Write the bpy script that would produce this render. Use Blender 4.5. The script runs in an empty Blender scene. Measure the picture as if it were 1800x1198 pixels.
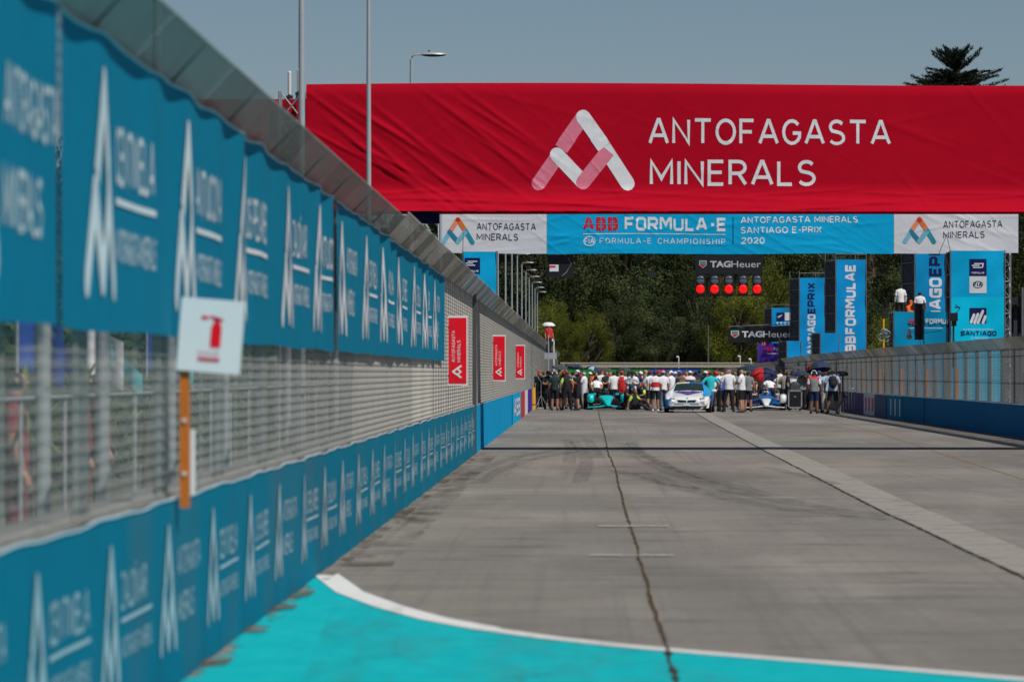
import bpy, bmesh, math, random
import numpy as np
from mathutils import Vector, Matrix, Euler

R = math.radians
scn = bpy.context.scene
COL = scn.collection
random.seed(7)
rng = np.random.default_rng(7)

# ------------------------------------------------------------------ camera
F, VX, VY, CH = 8200.0, 1020.0, 655.0, 1.65      # focal length in photo pixels, vanishing point, eye height
cam = bpy.data.cameras.new("camera"); camo = bpy.data.objects.new("camera", cam); COL.objects.link(camo)
camo.location = (0, 0, CH); camo.rotation_euler = (R(90), 0, 0)
cam.sensor_width = 36; cam.lens = F / 1800 * 36
cam.shift_x = -(VX - 900) / 1800; cam.shift_y = (VY - 599) / 1800
cam.clip_start = 1; cam.clip_end = 6000
cam.dof.use_dof = True; cam.dof.focus_distance = 135; cam.dof.aperture_fstop = 4.3
scn.camera = camo

# ------------------------------------------------------------------ world, sun, exposure
SUN = Vector((0.50, -0.52, 1.0)).normalized()
el = math.asin(SUN.z); az = math.atan2(SUN.x, SUN.y)
w = bpy.data.worlds.new("World"); scn.world = w; w.use_nodes = True
nt = w.node_tree; nt.nodes.clear()
sky = nt.nodes.new("ShaderNodeTexSky"); sky.sky_type = 'NISHITA'; sky.sun_disc = False
sky.sun_elevation = el; sky.sun_rotation = az; sky.altitude = 500; sky.air_density = 0.85; sky.dust_density = 0.25; sky.ozone_density = 2.9
bg = nt.nodes.new("ShaderNodeBackground"); bg.inputs[1].default_value = 0.056
wo = nt.nodes.new("ShaderNodeOutputWorld")
nt.links.new(sky.outputs[0], bg.inputs[0]); nt.links.new(bg.outputs[0], wo.inputs[0])
sd = bpy.data.lights.new("sun", 'SUN'); sd.energy = 4.4; sd.angle = R(0.53); sd.color = (1, .955, .88)
so = bpy.data.objects.new("sun", sd); COL.objects.link(so); so.location = (20, -20, 60)
so.rotation_euler = SUN.to_track_quat('Z', 'Y').to_euler()
scn.view_settings.view_transform = 'Standard'; scn.view_settings.look = 'None'
scn.view_settings.gamma = 1; scn.view_settings.exposure = -0.22; scn.view_settings.use_curve_mapping = False
scn.cycles.max_bounces = 8; scn.cycles.transparent_max_bounces = 24

# ------------------------------------------------------------------ helpers
def P(x, y, d):                      # a measured point: picture column, row, and distance in metres -> metres
    return Vector(((x - VX) * d / F, d, CH - (y - VY) * d / F))
def G(x, y):                         # a measured point on the ground
    d = CH * F / (y - VY); return Vector(((x - VX) * d / F, d, 0))

MATS = {}
def mat(name, col, rough=.6, metal=0, var=.12, scale=3.0, bump=0, bscale=20, spec=.4, emit=0, alpha=None, stretch=None, dirt=0):
    if name in MATS: return MATS[name]
    m = bpy.data.materials.new(name); m.use_nodes = True; n = m.node_tree; N = n.nodes; L = n.links
    b = N["Principled BSDF"]; b.inputs["Roughness"].default_value = rough; b.inputs["Metallic"].default_value = metal
    b.inputs["Specular IOR Level"].default_value = spec
    tc = N.new("ShaderNodeTexCoord"); src = tc.outputs["Object"]
    if stretch:
        mp = N.new("ShaderNodeMapping"); mp.inputs["Scale"].default_value = stretch; L.new(src, mp.inputs[0]); src = mp.outputs[0]
    nz = N.new("ShaderNodeTexNoise"); nz.inputs["Scale"].default_value = scale; nz.inputs["Detail"].default_value = 6; nz.inputs["Roughness"].default_value = .65
    L.new(src, nz.inputs["Vector"])
    rp = N.new("ShaderNodeValToRGB"); rp.color_ramp.elements[0].position = .3; rp.color_ramp.elements[1].position = .7
    c = col
    rp.color_ramp.elements[0].color = (c[0] * (1 - var), c[1] * (1 - var), c[2] * (1 - var), 1)
    rp.color_ramp.elements[1].color = (min(1, c[0] * (1 + var)), min(1, c[1] * (1 + var)), min(1, c[2] * (1 + var)), 1)
    L.new(nz.outputs[0], rp.inputs[0]); out = rp.outputs[0]
    if dirt:
        nd = N.new("ShaderNodeTexNoise"); nd.inputs["Scale"].default_value = scale * .37; nd.inputs["Detail"].default_value = 8; L.new(src, nd.inputs["Vector"])
        rd = N.new("ShaderNodeMapRange"); rd.inputs[1].default_value = .5; rd.inputs[2].default_value = .75; rd.inputs[3].default_value = 0; rd.inputs[4].default_value = dirt
        L.new(nd.outputs[0], rd.inputs[0])
        mx = N.new("ShaderNodeMixRGB"); mx.inputs[2].default_value = (.13, .11, .09, 1); L.new(rd.outputs[0], mx.inputs[0]); L.new(out, mx.inputs[1]); out = mx.outputs[0]
    L.new(out, b.inputs["Base Color"])
    if bump:
        nb = N.new("ShaderNodeTexNoise"); nb.inputs["Scale"].default_value = bscale; nb.inputs["Detail"].default_value = 4; L.new(src, nb.inputs["Vector"])
        bp = N.new("ShaderNodeBump"); bp.inputs["Strength"].default_value = bump; bp.inputs["Distance"].default_value = .03
        L.new(nb.outputs[0], bp.inputs["Height"]); L.new(bp.outputs[0], b.inputs["Normal"])
    if emit:
        b.inputs["Emission Color"].default_value = (*col, 1); b.inputs["Emission Strength"].default_value = emit
    if alpha is not None: b.inputs["Alpha"].default_value = alpha
    MATS[name] = m; return m

def tag(o, label=None, cat=None, group=None, kind=None):
    if label: o['label'] = label
    if cat: o['category'] = cat
    if group: o['group'] = group
    if kind: o['kind'] = kind
    return o
def thing(name, label, cat, loc=(0, 0, 0), rz=0, group=None):
    o = bpy.data.objects.new(name, None); COL.objects.link(o); o.empty_display_size = .3
    o.location = loc; o.rotation_euler = (0, 0, rz); return tag(o, label, cat, group)
def root_of(o):
    while o.parent: o = o.parent
    return o
def link(name, me, parent=None, loc=(0, 0, 0), rz=0):
    o = bpy.data.objects.new(name, me); COL.objects.link(o); o.parent = parent; o.location = loc; o.rotation_euler = (0, 0, rz); return o

class MB:
    """collects vertices and faces, builds one mesh object"""
    def __init__(s): s.v = []; s.f = []; s.m = []; s.smooth = []
    def add(s, vs, fs, mi=0, sm=False):
        k = len(s.v); s.v += [tuple(a) for a in vs]; s.f += [tuple(i + k for i in f) for f in fs]; s.m += [mi] * len(fs); s.smooth += [sm] * len(fs)
        return s
    def box(s, c, size, rz=0, mi=0, taper=1, M=None):
        x, y, z = size[0] / 2, size[1] / 2, size[2] / 2; vs = []
        for dz, t in ((-z, 1), (z, taper)):
            for dx, dy in ((-x, -y), (x, -y), (x, y), (-x, y)): vs.append(Vector((dx * t, dy * t, dz)))
        if M is None: M = Matrix.Rotation(rz, 4, 'Z')
        vs = [M @ v + Vector(c) for v in vs]
        return s.add(vs, [(3, 2, 1, 0), (4, 5, 6, 7), (0, 1, 5, 4), (1, 2, 6, 5), (2, 3, 7, 6), (3, 0, 4, 7)], mi)
    def bb(s, x0, x1, y0, y1, z0, z1, mi=0): return s.box(((x0 + x1) / 2, (y0 + y1) / 2, (z0 + z1) / 2), (abs(x1 - x0), abs(y1 - y0), abs(z1 - z0)), mi=mi)
    def tube(s, pts, r, n=8, mi=0, cap=True, sm=True):
        pts = [Vector(p) for p in pts]; rs = r if isinstance(r, (list, tuple)) else [r] * len(pts); vs = []; fs = []
        for i, p in enumerate(pts):
            t = (pts[min(i + 1, len(pts) - 1)] - pts[max(i - 1, 0)]).normalized()
            a = t.cross(Vector((0, 0, 1)) if abs(t.z) < .9 else Vector((1, 0, 0))).normalized(); b = t.cross(a)
            for k in range(n):
                q = 2 * math.pi * k / n; vs.append(p + (a * math.cos(q) + b * math.sin(q)) * rs[i])
        for i in range(len(pts) - 1):
            for k in range(n): fs.append((i * n + k, i * n + (k + 1) % n, (i + 1) * n + (k + 1) % n, (i + 1) * n + k))
        s.add(vs, fs, mi, sm)
        if cap: s.add(vs[:n], [tuple(range(n))], mi); s.add(vs[-n:], [tuple(range(n - 1, -1, -1))], mi)
        return s
    def ell(s, c, r, nu=12, nv=8, mi=0, v0=0.0, v1=1.0):
        vs = []; fs = []; r = (r, r, r) if not isinstance(r, (tuple, list)) else r
        for j in range(nv + 1):
            t = math.pi * (v0 + (v1 - v0) * j / nv)
            for i in range(nu):
                q = 2 * math.pi * i / nu; vs.append((c[0] + r[0] * math.sin(t) * math.cos(q), c[1] + r[1] * math.sin(t) * math.sin(q), c[2] + r[2] * math.cos(t)))
        for j in range(nv):
            for i in range(nu): fs.append((j * nu + i, (j + 1) * nu + i, (j + 1) * nu + (i + 1) % nu, j * nu + (i + 1) % nu))
        return s.add(vs, fs, mi, True)
    def grid(s, fn, nu, nv, mi=0, sm=True):
        vs = [fn(i / nu, j / nv) for j in range(nv + 1) for i in range(nu + 1)]
        fs = [(j * (nu + 1) + i, j * (nu + 1) + i + 1, (j + 1) * (nu + 1) + i + 1, (j + 1) * (nu + 1) + i) for j in range(nv) for i in range(nu)]
        return s.add(vs, fs, mi, sm)
    def mesh(s, name, mats, off=(0, 0, 0)):
        me = bpy.data.meshes.new(name); o = Vector(off)
        me.from_pydata([(v[0] - o.x, v[1] - o.y, v[2] - o.z) for v in s.v], [], s.f)
        for m in (mats if isinstance(mats, (list, tuple)) else [mats]): me.materials.append(m)
        me.polygons.foreach_set("material_index", s.m); me.polygons.foreach_set("use_smooth", s.smooth); me.update()
        return me
    def build(s, name, mats, parent=None, local=False, loc=None):
        if loc is None: off = root_of(parent).location if (parent is not None and not local) else (0, 0, 0); return link(name, s.mesh(name, mats, off), parent)
        return link(name, s.mesh(name, mats, loc), parent, loc if parent is None else Vector(loc) - root_of(parent).location)

# flat print: triangles in (u, v) sheet coordinates, cut to a grid and laid on a surface
TXT = {}
def text2d(s, bold=0.0, space=1.0):
    k = (s, bold, space)
    if k in TXT: return TXT[k]
    c = bpy.data.curves.new("t", 'FONT'); c.body = s; c.size = 1; c.offset = bold; c.resolution_u = 3; c.space_character = space; c.fill_mode = 'FRONT'
    o = bpy.data.objects.new("t", c); COL.objects.link(o); bpy.context.view_layer.update()
    me = bpy.data.meshes.new_from_object(o.evaluated_get(bpy.context.evaluated_depsgraph_get()))
    vs = np.array([v.co[:2] for v in me.vertices]); fs = [tuple(p.vertices) for p in me.polygons]
    bpy.data.objects.remove(o); bpy.data.meshes.remove(me); bpy.data.curves.remove(c)
    lo, hi = vs.min(0), vs.max(0); vs = (vs - lo) / (hi - lo); TXT[k] = (vs, fs, (hi - lo)[0] / (hi - lo)[1]); return TXT[k]
SF = {  # squared, chamfered stroke letters
 'A': [[(0, 0), (.35, 1), (.55, 1), (.9, 0)], [(.14, .33), (.76, .33)]], 'B': [[(0, 0), (0, 1), (.62, 1), (.75, .85), (.75, .65), (.62, .52), (.8, .4), (.8, .15), (.65, 0), (0, 0)], [(0, .52), (.62, .52)]],
 'E': [[(.75, 1), (0, 1), (0, 0), (.75, 0)], [(0, .52), (.65, .52)]], 'F': [[(.75, 1), (0, 1), (0, 0)], [(0, .48), (.65, .48)]],
 'G': [[(.8, .8), (.8, 1), (.15, 1), (0, .85), (0, .15), (.15, 0), (.8, 0), (.8, .48), (.42, .48)]], 'I': [[(.1, 0), (.1, 1)]], 'L': [[(0, 1), (0, 0), (.7, 0)]],
 'M': [[(0, 0), (0, 1), (.16, 1), (.5, .42), (.84, 1), (1, 1), (1, 0)]], 'N': [[(0, 0), (0, 1), (.8, 0), (.8, 1)]], 'O': [[(.15, 0), (0, .15), (0, .85), (.15, 1), (.65, 1), (.8, .85), (.8, .15), (.65, 0), (.15, 0)]],
 'P': [[(0, 0), (0, 1), (.65, 1), (.8, .85), (.8, .55), (.65, .42), (0, .42)]], 'R': [[(0, 0), (0, 1), (.65, 1), (.8, .85), (.8, .57), (.65, .42), (0, .42)], [(.4, .42), (.82, 0)]],
 'S': [[(.8, .8), (.8, 1), (.12, 1), (0, .88), (0, .6), (.12, .5), (.68, .5), (.8, .4), (.8, .12), (.68, 0), (0, 0), (0, .2)]], 'T': [[(0, 1), (.8, 1)], [(.4, 1), (.4, 0)]],
 'U': [[(0, 1), (0, .15), (.15, 0), (.65, 0), (.8, .15), (.8, 1)]], 'X': [[(0, 0), (.8, 1)], [(0, 1), (.8, 0)]], '-': [[(.12, .5), (.42, .5)]], ' ': []}
def arc(cx, cy, rx_, ry_, a0, a1, n=8): return [(cx + rx_ * math.cos(R(a0 + (a1 - a0) * i / n)), cy + ry_ * math.sin(R(a0 + (a1 - a0) * i / n))) for i in range(n + 1)]
RF = {  # plain round-cornered grotesque strokes
 'A': [[(0, 0), (.37, 1), (.43, 1), (.80, 0)], [(.14, .31), (.66, .31)]], 'B': [[(0, 0), (0, 1), (.34, 1)] + arc(.36, .76, .24, .24, 90, -90, 6)[1:] + [(0, .52)], [(.34, .52)] + arc(.38, .26, .27, .26, 90, -90, 6) + [(0, 0)]],
 'C': [arc(.37, .5, .37, .5, 42, 318, 12)], 'D': [[(0, 0), (0, 1), (.26, 1)] + arc(.28, .5, .40, .5, 90, -90, 10)[1:] + [(0, 0)]], 'E': [[(.58, 1), (0, 1), (0, 0), (.58, 0)], [(0, .52), (.52, .52)]], 'F': [[(.58, 1), (0, 1), (0, 0)], [(0, .50), (.50, .50)]],
 'G': [arc(.38, .5, .38, .5, 42, 335, 13) + [(.73, .46), (.42, .46)]], 'H': [[(0, 0), (0, 1)], [(.68, 0), (.68, 1)], [(0, .52), (.68, .52)]], 'I': [[(.02, 0), (.02, 1)]], 'Í': [[(.02, 0), (.02, 1)], [(.0, 1.12), (.14, 1.3)]], 'L': [[(0, 1), (0, 0), (.54, 0)]],
 'M': [[(0, 0), (0, 1), (.42, .25), (.84, 1), (.84, 0)]], 'N': [[(0, 0), (0, 1), (.68, 0), (.68, 1)]], 'O': [arc(.40, .5, .40, .5, 90, 450, 20)], 'P': [[(0, 0), (0, 1), (.34, 1)] + arc(.36, .73, .26, .27, 90, -90, 7)[1:] + [(0, .46)]],
 'R': [[(0, 0), (0, 1), (.34, 1)] + arc(.36, .74, .26, .26, 90, -90, 7)[1:] + [(0, .48)], [(.34, .48), (.64, 0)]], 'S': [arc(.32, .75, .29, .25, 32, 225, 8) + arc(.32, .26, .32, .26, 68, -150, 9)], 'T': [[(0, 1), (.72, 1)], [(.36, 1), (.36, 0)]],
 'U': [[(0, 1), (0, .33)] + arc(.34, .33, .34, .33, 180, 360, 9)[1:] + [(.68, 1)]], 'V': [[(0, 1), (.36, 0), (.42, 0), (.78, 1)]], 'X': [[(0, 0), (.7, 1)], [(0, 1), (.7, 0)]], 'Y': [[(0, 1), (.36, .45), (.72, 1)], [(.36, .45), (.36, 0)]], 'Z': [[(0, 1), (.62, 1), (0, 0), (.64, 0)]],
 '2': [arc(.30, .71, .28, .29, 165, -35, 8) + [(0, 0), (.60, 0)]], '0': [arc(.31, .5, .31, .5, 90, 450, 16)], '-': [[(.06, .44), (.40, .44)]], ' ': []}
def ribbon2(pl, h):
    """mitred outline of one stroke"""
    pl = [np.array(p, float) for p in pl]; closed = np.linalg.norm(pl[0] - pl[-1]) < 1e-6
    if closed: pl = pl[:-1]
    n = len(pl); L_, R_ = [], []
    for i in range(n):
        a = pl[i - 1] if (i or closed) else None; b = pl[(i + 1) % n] if (i < n - 1 or closed) else None; p = pl[i]
        t0 = (p - a) / np.linalg.norm(p - a) if a is not None else None; t1 = (b - p) / np.linalg.norm(b - p) if b is not None else None
        if t0 is None: t0 = t1
        if t1 is None: t1 = t0
        n0 = np.array([-t0[1], t0[0]]); n1 = np.array([-t1[1], t1[0]]); m = n0 + n1; q = np.linalg.norm(m); m = m / q if q > .2 else n0; k = min(1.9, 1 / max(.3, float(m @ n0))); L_.append(p + m * h * k); R_.append(p - m * h * k)
    vs = []
    for a, b in zip(L_, R_): vs += [a, b]
    fs = [(2 * i, 2 * i + 1, 2 * ((i + 1) % n) + 1, 2 * ((i + 1) % n)) for i in range(n if closed else n - 1)]
    return vs, fs
def strokes(s, font, wt, space):
    k = (s, id(font), wt, space)
    if k in TXT: return TXT[k]
    vs = []; fs = []; lf = []; x = 0; h = wt / 2
    for ch in s:
        ws = [0]
        for q, pl in enumerate(font[ch]):
            v, f = ribbon2([(p[0] + x, h + p[1] * (1 - wt)) for p in pl], h); k0 = len(vs); vs += v; fs += [tuple(i + k0 for i in g_) for g_ in f]; lf += [q] * len(v); ws += [p[0] for p in pl]
        x += (max(ws) + wt + space) if ch != ' ' else .5
    vs = np.array(vs); lo = np.array([vs[:, 0].min(), 0.]); hi = np.array([vs[:, 0].max(), 1.]); vs = (vs - lo) / (hi - lo); TXT[k] = (vs, fs, (hi - lo)[0], lf); return TXT[k]
def stroke2d(s, wt=.2): return strokes(s, SF, wt, .16)
def plain2d(s, wt=.135, space=.15): return strokes(s, RF, wt, space)
class Print:
    def __init__(s): s.v = []; s.f = []; s.m = []; s.l = []
    def put(s, g, u, v, wd, ht, mi=0, rot=False, lift=0):
        vs, fs = g[0], g[1]; k = len(s.v)
        for a in vs: s.v.append((u + (1 - a[1]) * wd, v + a[0] * ht, lift) if rot else (u + a[0] * wd, v + a[1] * ht, lift))
        if len(g) > 3:
            for i, q in enumerate(g[3]): p_ = s.v[k + i]; s.v[k + i] = (p_[0], p_[1], p_[2] + .0008 * q)
        s.f += [tuple(i + k for i in f) for f in fs]; s.m += [mi] * len(fs); return s
    def rect(s, u, v, wd, ht, mi=0, lift=0): return s.put(([(0, 0), (1, 0), (1, 1), (0, 1)], [(0, 1, 2, 3)]), u, v, wd, ht, mi, lift=lift)
    def poly(s, pts, mi=0, lift=0):
        k = len(s.v); s.v += [(p[0], p[1], lift) for p in pts]; s.f.append(tuple(range(k, k + len(pts)))); s.m.append(mi); return s
    def cap(s, a, b, r, mi=0, lift=0, n=6, ra=True, rb=True):
        a = Vector(a); b = Vector(b); t = (b - a).normalized(); q = math.atan2(t.y, t.x); pts = []
        if rb: pts += [(b.x + r * math.cos(q + t2), b.y + r * math.sin(q + t2)) for t2 in [-math.pi / 2 + math.pi * i / n for i in range(n + 1)]]
        else: pts += [(b.x + r * t.y, b.y - r * t.x), (b.x - r * t.y, b.y + r * t.x)]
        if ra: pts += [(a.x + r * math.cos(q + t2), a.y + r * math.sin(q + t2)) for t2 in [math.pi / 2 + math.pi * i / n for i in range(n + 1)]]
        else: pts += [(a.x - r * t.y, a.y + r * t.x), (a.x + r * t.y, a.y - r * t.x)]
        return s.poly(pts, mi, lift)
    def disc(s, u, v, r, mi=0, lift=0, n=20, ry=None):
        ry = ry or r; return s.poly([(u + r * math.cos(6.28318 * i / n), v + ry * math.sin(6.28318 * i / n)) for i in range(n)], mi, lift)
    def ring(s, u, v, r, t, mi=0, n=24, ry=None, lift=0):
        ry = ry or r; k = len(s.v)
        for i in range(n):
            q = 6.28318 * i / n; s.v += [(u + r * math.cos(q), v + ry * math.sin(q), lift), (u + (r - t) * math.cos(q), v + (ry - t) * math.sin(q), lift)]
        for i in range(n): j = (i + 1) % n; s.f.append((k + 2 * i, k + 2 * j, k + 2 * j + 1, k + 2 * i + 1)); s.m.append(mi)
        return s
    def emblem(s, u, v, wd, ht, c=(0, 0, 0, 0, 0, 0), rot=False, lift=0):
        def q(a, b): return (u + (1 - b) * wd, v + a * ht) if rot else (u + a * wd, v + b * ht)
        r = .068 * (ht if rot else wd); e = .0012
        s.cap(q(.075, .085), q(.25, .42), r, c[0], lift, ra=True, rb=False)             # left foot
        s.cap(q(.25, .45), q(.5, .10), r, c[1], lift + e, ra=True, rb=True)             # V, left arm
        s.cap(q(.29, .52), q(.5, .915), r, c[2], lift + 2 * e, ra=False, rb=True)       # left shoulder
        s.cap(q(.5, .10), q(.74, .50), r, c[3], lift + 2 * e, ra=True, rb=False)        # V, right arm
        s.cap(q(.5, .915), q(.70, .545), r, c[4], lift + 3 * e, ra=True, rb=False)      # right shoulder
        s.cap(q(.70, .545), q(.925, .085), r, c[5], lift + e, ra=False, rb=True)        # right leg
        return s
    def build(s, name, mats, mapf, parent, step=None, stepv=None, local=False):
        bm = bmesh.new(); vv = [bm.verts.new((a[0], a[1], a[2])) for a in s.v]
        for f, m in zip(s.f, s.m):
            try: fc = bm.faces.new([vv[i] for i in f]); fc.material_index = m
            except ValueError: pass
        us = [a[0] for a in s.v]; vs = [a[1] for a in s.v]
        for st, ax, val in ((step, 0, us), (stepv, 1, vs)):
            if not st: continue
            lo = math.floor(min(val) / st) * st; x = lo + st
            while x < max(val):
                no = (1, 0, 0) if ax == 0 else (0, 1, 0); co = (x, 0, 0) if ax == 0 else (0, x, 0)
                bmesh.ops.bisect_plane(bm, geom=bm.verts[:] + bm.edges[:] + bm.faces[:], plane_co=co, plane_no=no, dist=1e-6); x += st
        if step: bmesh.ops.triangulate(bm, faces=[f for f in bm.faces if len(f.verts) > 4])
        off = Vector((0, 0, 0)) if local else root_of(parent).location
        for q in bm.verts: q.co = Vector(mapf(q.co.x, q.co.y, q.co.z)) - off
        me = bpy.data.meshes.new(name); bm.to_mesh(me); bm.free()
        for m in (mats if isinstance(mats, (list, tuple)) else [mats]): me.materials.append(m)
        return link(name, me, parent)

# ------------------------------------------------------------------ materials
def cloth(name, col, **k):
    m = mat(name, col, rough=.85, spec=.06, var=k.pop('var', .05), scale=k.pop('scale', 1.3), bump=k.pop('bump', .25), bscale=k.pop('bscale', 4), **k); return m
M_teal = cloth('teal_banner_cloth', (.003, .185, .305)); M_teal_low = cloth('teal_barrier_wrap', (.003, .18, .285), dirt=.3)
M_white = mat('white_print', (.72, .76, .80), rough=.6); M_palep = mat('pale_print', (.42, .56, .64), rough=.6)
M_blue = cloth('blue_wrap', (.004, .33, .62)); M_sky = cloth('cyan_banner', (.005, .39, .72)); M_cyan = cloth('bright_cyan_banner', (.003, .54, .82))
M_navyb = cloth('navy_barrier_wrap', (.005, .17, .36), dirt=.2); M_red = cloth('red_banner_cloth', (.44, .003, .018), bump=.35, bscale=2.2); M_redsign = mat('red_sign_board', (.82, .001, .018), rough=.5)
M_whiteb = cloth('white_banner_cloth', (.66, .67, .72)); M_galv = mat('galvanised_wire', (.70, .665, .59), rough=.6, metal=.0, var=.12, scale=.6); M_wire2 = mat('dull_wire', (.30, .29, .26), rough=.7, var=.2); M_wire5 = mat('mid_wire', (.52, .51, .46), rough=.65, var=.1); M_wire4 = mat('greenish_wire', (.40, .42, .40), rough=.7, var=.1); M_wire3 = mat('shade_darkened_wire', (.16, .165, .16), rough=.7, var=.3, scale=.7)  # right fence wire has its shade put into a darker base colour
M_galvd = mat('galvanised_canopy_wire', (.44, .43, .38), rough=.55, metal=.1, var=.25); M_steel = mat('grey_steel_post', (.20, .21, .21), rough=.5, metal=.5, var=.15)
M_pole = mat('lamp_pole_paint', (.45, .49, .52), rough=.45, metal=.3, var=.06); M_black = mat('black_board', (.010, .011, .014), rough=.5, var=.2)
M_conc = mat('barrier_concrete', (.34, .33, .31), rough=.9, var=.18, scale=4, bump=.3); M_dark = mat('dark_plastic', (.022, .022, .025), rough=.5)
M_navy = cloth('navy_cloth', (.012, .018, .09)); M_purple = cloth('purple_cloth', (.075, .03, .32)); M_letter = mat('dark_lettering', (.05, .055, .09), rough=.6)
M_orange = mat('orange_stake', (.58, .15, .012), rough=.6, var=.15, dirt=.3); M_signw = mat('white_sign_board', (.76, .80, .82), rough=.5, var=.03)
M_pinkp = mat('rose_print', (.70, .19, .28), rough=.6); M_redp = mat('red_print', (.55, .006, .02), rough=.6)
M_e = [mat('emblem_light_blue', (.17, .48, .66)), mat('emblem_teal', (.01, .19, .33)), mat('emblem_salmon', (.72, .25, .14)), mat('emblem_aqua', (.15, .44, .55)), mat('emblem_orange', (.68, .16, .02)), mat('emblem_sea', (.01, .26, .38)), mat('emblem_red', (.55, .02, .01))]
M_yellow = mat('yellow_padding', (.80, .38, .01), rough=.6); M_grey = mat('grey_paint', (.3, .3, .3)); M_tyre = mat('tyre_rubber', (.015, .015, .016), rough=.85)
M_glass = mat('dark_glass', (.02, .04, .035), rough=.08, spec=.8, var=.3); M_alu = mat('aluminium', (.6, .6, .6), rough=.35, metal=.8)
M_turq = mat('turquoise_car_paint', (.0, .62, .60), rough=.25, spec=.6); M_carw = mat('white_car_paint', (.80, .80, .80), rough=.2, spec=.6, var=.02)
M_carb = mat('blue_car_paint', (.01, .16, .48), rough=.2, spec=.6, var=.05); M_carl = mat('light_blue_car_paint', (.02, .34, .72), rough=.2, spec=.6, var=.05); M_carp = mat('purple_car_paint', (.08, .03, .26), rough=.2, spec=.6)
M_carbon = mat('carbon_black', (.012, .012, .014), rough=.3, spec=.5)

# ------------------------------------------------------------------ ground and road
def road_mat():
    m = bpy.data.materials.new('worn_concrete_road'); m.use_nodes = True; N = m.node_tree.nodes; L = m.node_tree.links; b = N["Principled BSDF"]
    b.inputs["Roughness"].default_value = .85; b.inputs["Specular IOR Level"].default_value = .25
    g = N.new("ShaderNodeNewGeometry")
    def noise(sc, det=6, sx=1, sy=1, ro=.6):
        mp = N.new("ShaderNodeMapping"); mp.inputs["Scale"].default_value = (sx, sy, 1); L.new(g.outputs["Position"], mp.inputs[0])
        n = N.new("ShaderNodeTexNoise"); n.inputs["Scale"].default_value = sc; n.inputs["Detail"].default_value = det; n.inputs["Roughness"].default_value = ro; L.new(mp.outputs[0], n.inputs["Vector"]); return n.outputs[0]
    def mixc(f, a, bcol, lo, hi, amt, typ='MIX'):
        r = N.new("ShaderNodeMapRange"); r.inputs[1].default_value = lo; r.inputs[2].default_value = hi; r.inputs[4].default_value = amt; L.new(f, r.inputs[0])
        x = N.new("ShaderNodeMixRGB"); x.blend_type = typ; L.new(r.outputs[0], x.inputs[0]); L.new(a, x.inputs[1]); x.inputs[2].default_value = (*bcol, 1); return x.outputs[0]
    base = N.new("ShaderNodeRGB"); base.outputs[0].default_value = (.205, .188, .166, 1); c = base.outputs[0]
    c = mixc(noise(.16, 8, 1, .45), c, (.31, .28, .245), .46, .64, .8); c = mixc(noise(.35, 7, 2.2, .25), c, (.33, .305, .27), .52, .70, .6)
    c = mixc(noise(.11, 8, 1.4, .35), c, (.105, .098, .090), .50, .72, .8)
    c = mixc(noise(.9, 8, .5, 1), c, (.30, .27, .23), .55, .75, .55)
    c = mixc(noise(1.7, 8, .35, 1.0), c, (.085, .077, .068), .53, .70, .65)
    c = mixc(noise(14, 5), c, (.09, .083, .075), .50, .68, .45)
    c = mixc(noise(45, 3), c, (.36, .34, .31), .55, .75, .30)
    c = mixc(noise(.5, 4, .05, 2.6), c, (.11, .10, .09), .55, .68, .35)       # faint screed marks across the lane
    c = mixc(noise(2.4, 3, 3, .02), c, (.13, .12, .11), .55, .72, .38)       # rubbered-in lines along the lane
    L.new(c, b.inputs["Base Color"])
    n2 = noise(60, 4); bp = N.new("ShaderNodeBump"); bp.inputs["Strength"].default_value = .45; bp.inputs["Distance"].default_value = .01; L.new(n2, bp.inputs["Height"]); L.new(bp.outputs[0], b.inputs["Normal"])
    return m
def flatmat(name, col, col2, lo=.45, hi=.55, scale=2.0, sx=1, sy=1, amt=1.0, edge=None):
    """paint or grime with ragged, worn-through edges (transparent where it is worn off)"""
    m = bpy.data.materials.new(name); m.use_nodes = True; N = m.node_tree.nodes; L = m.node_tree.links; b = N["Principled BSDF"]; b.inputs["Roughness"].default_value = .9; b.inputs["Specular IOR Level"].default_value = .05
    g = N.new("ShaderNodeNewGeometry"); mp = N.new("ShaderNodeMapping"); mp.inputs["Scale"].default_value = (sx, sy, 1); L.new(g.outputs["Position"], mp.inputs[0])
    n = N.new("ShaderNodeTexNoise"); n.inputs["Scale"].default_value = scale; n.inputs["Detail"].default_value = 9; n.inputs["Roughness"].default_value = .65; L.new(mp.outputs[0], n.inputs["Vector"])
    n3 = N.new("ShaderNodeTexNoise"); n3.inputs["Scale"].default_value = 5; n3.inputs["Detail"].default_value = 6; L.new(mp.outputs[0], n3.inputs["Vector"])
    x = N.new("ShaderNodeMixRGB"); x.inputs[1].default_value = (*col, 1); x.inputs[2].default_value = (*col2, 1); L.new(n3.outputs[0], x.inputs[0]); L.new(x.outputs[0], b.inputs["Base Color"])
    f = n.outputs[0]
    if edge:                                             # more wear towards world x = edge[0] (the foot of the wall)
        sp = N.new("ShaderNodeSeparateXYZ"); L.new(g.outputs["Position"], sp.inputs[0])
        r = N.new("ShaderNodeMapRange"); r.inputs[1].default_value = edge[0]; r.inputs[2].default_value = edge[1]; r.inputs[3].default_value = edge[2]; r.inputs[4].default_value = 0; L.new(sp.outputs[0], r.inputs[0])
        s = N.new("ShaderNodeMath"); s.operation = 'SUBTRACT'; L.new(f, s.inputs[0]); L.new(r.outputs[0], s.inputs[1]); f = s.outputs[0]
    r2 = N.new("ShaderNodeMapRange"); r2.inputs[1].default_value = lo; r2.inputs[2].default_value = hi; r2.inputs[4].default_value = amt; L.new(f, r2.inputs[0]); L.new(r2.outputs[0], b.inputs["Alpha"])
    return m

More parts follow.
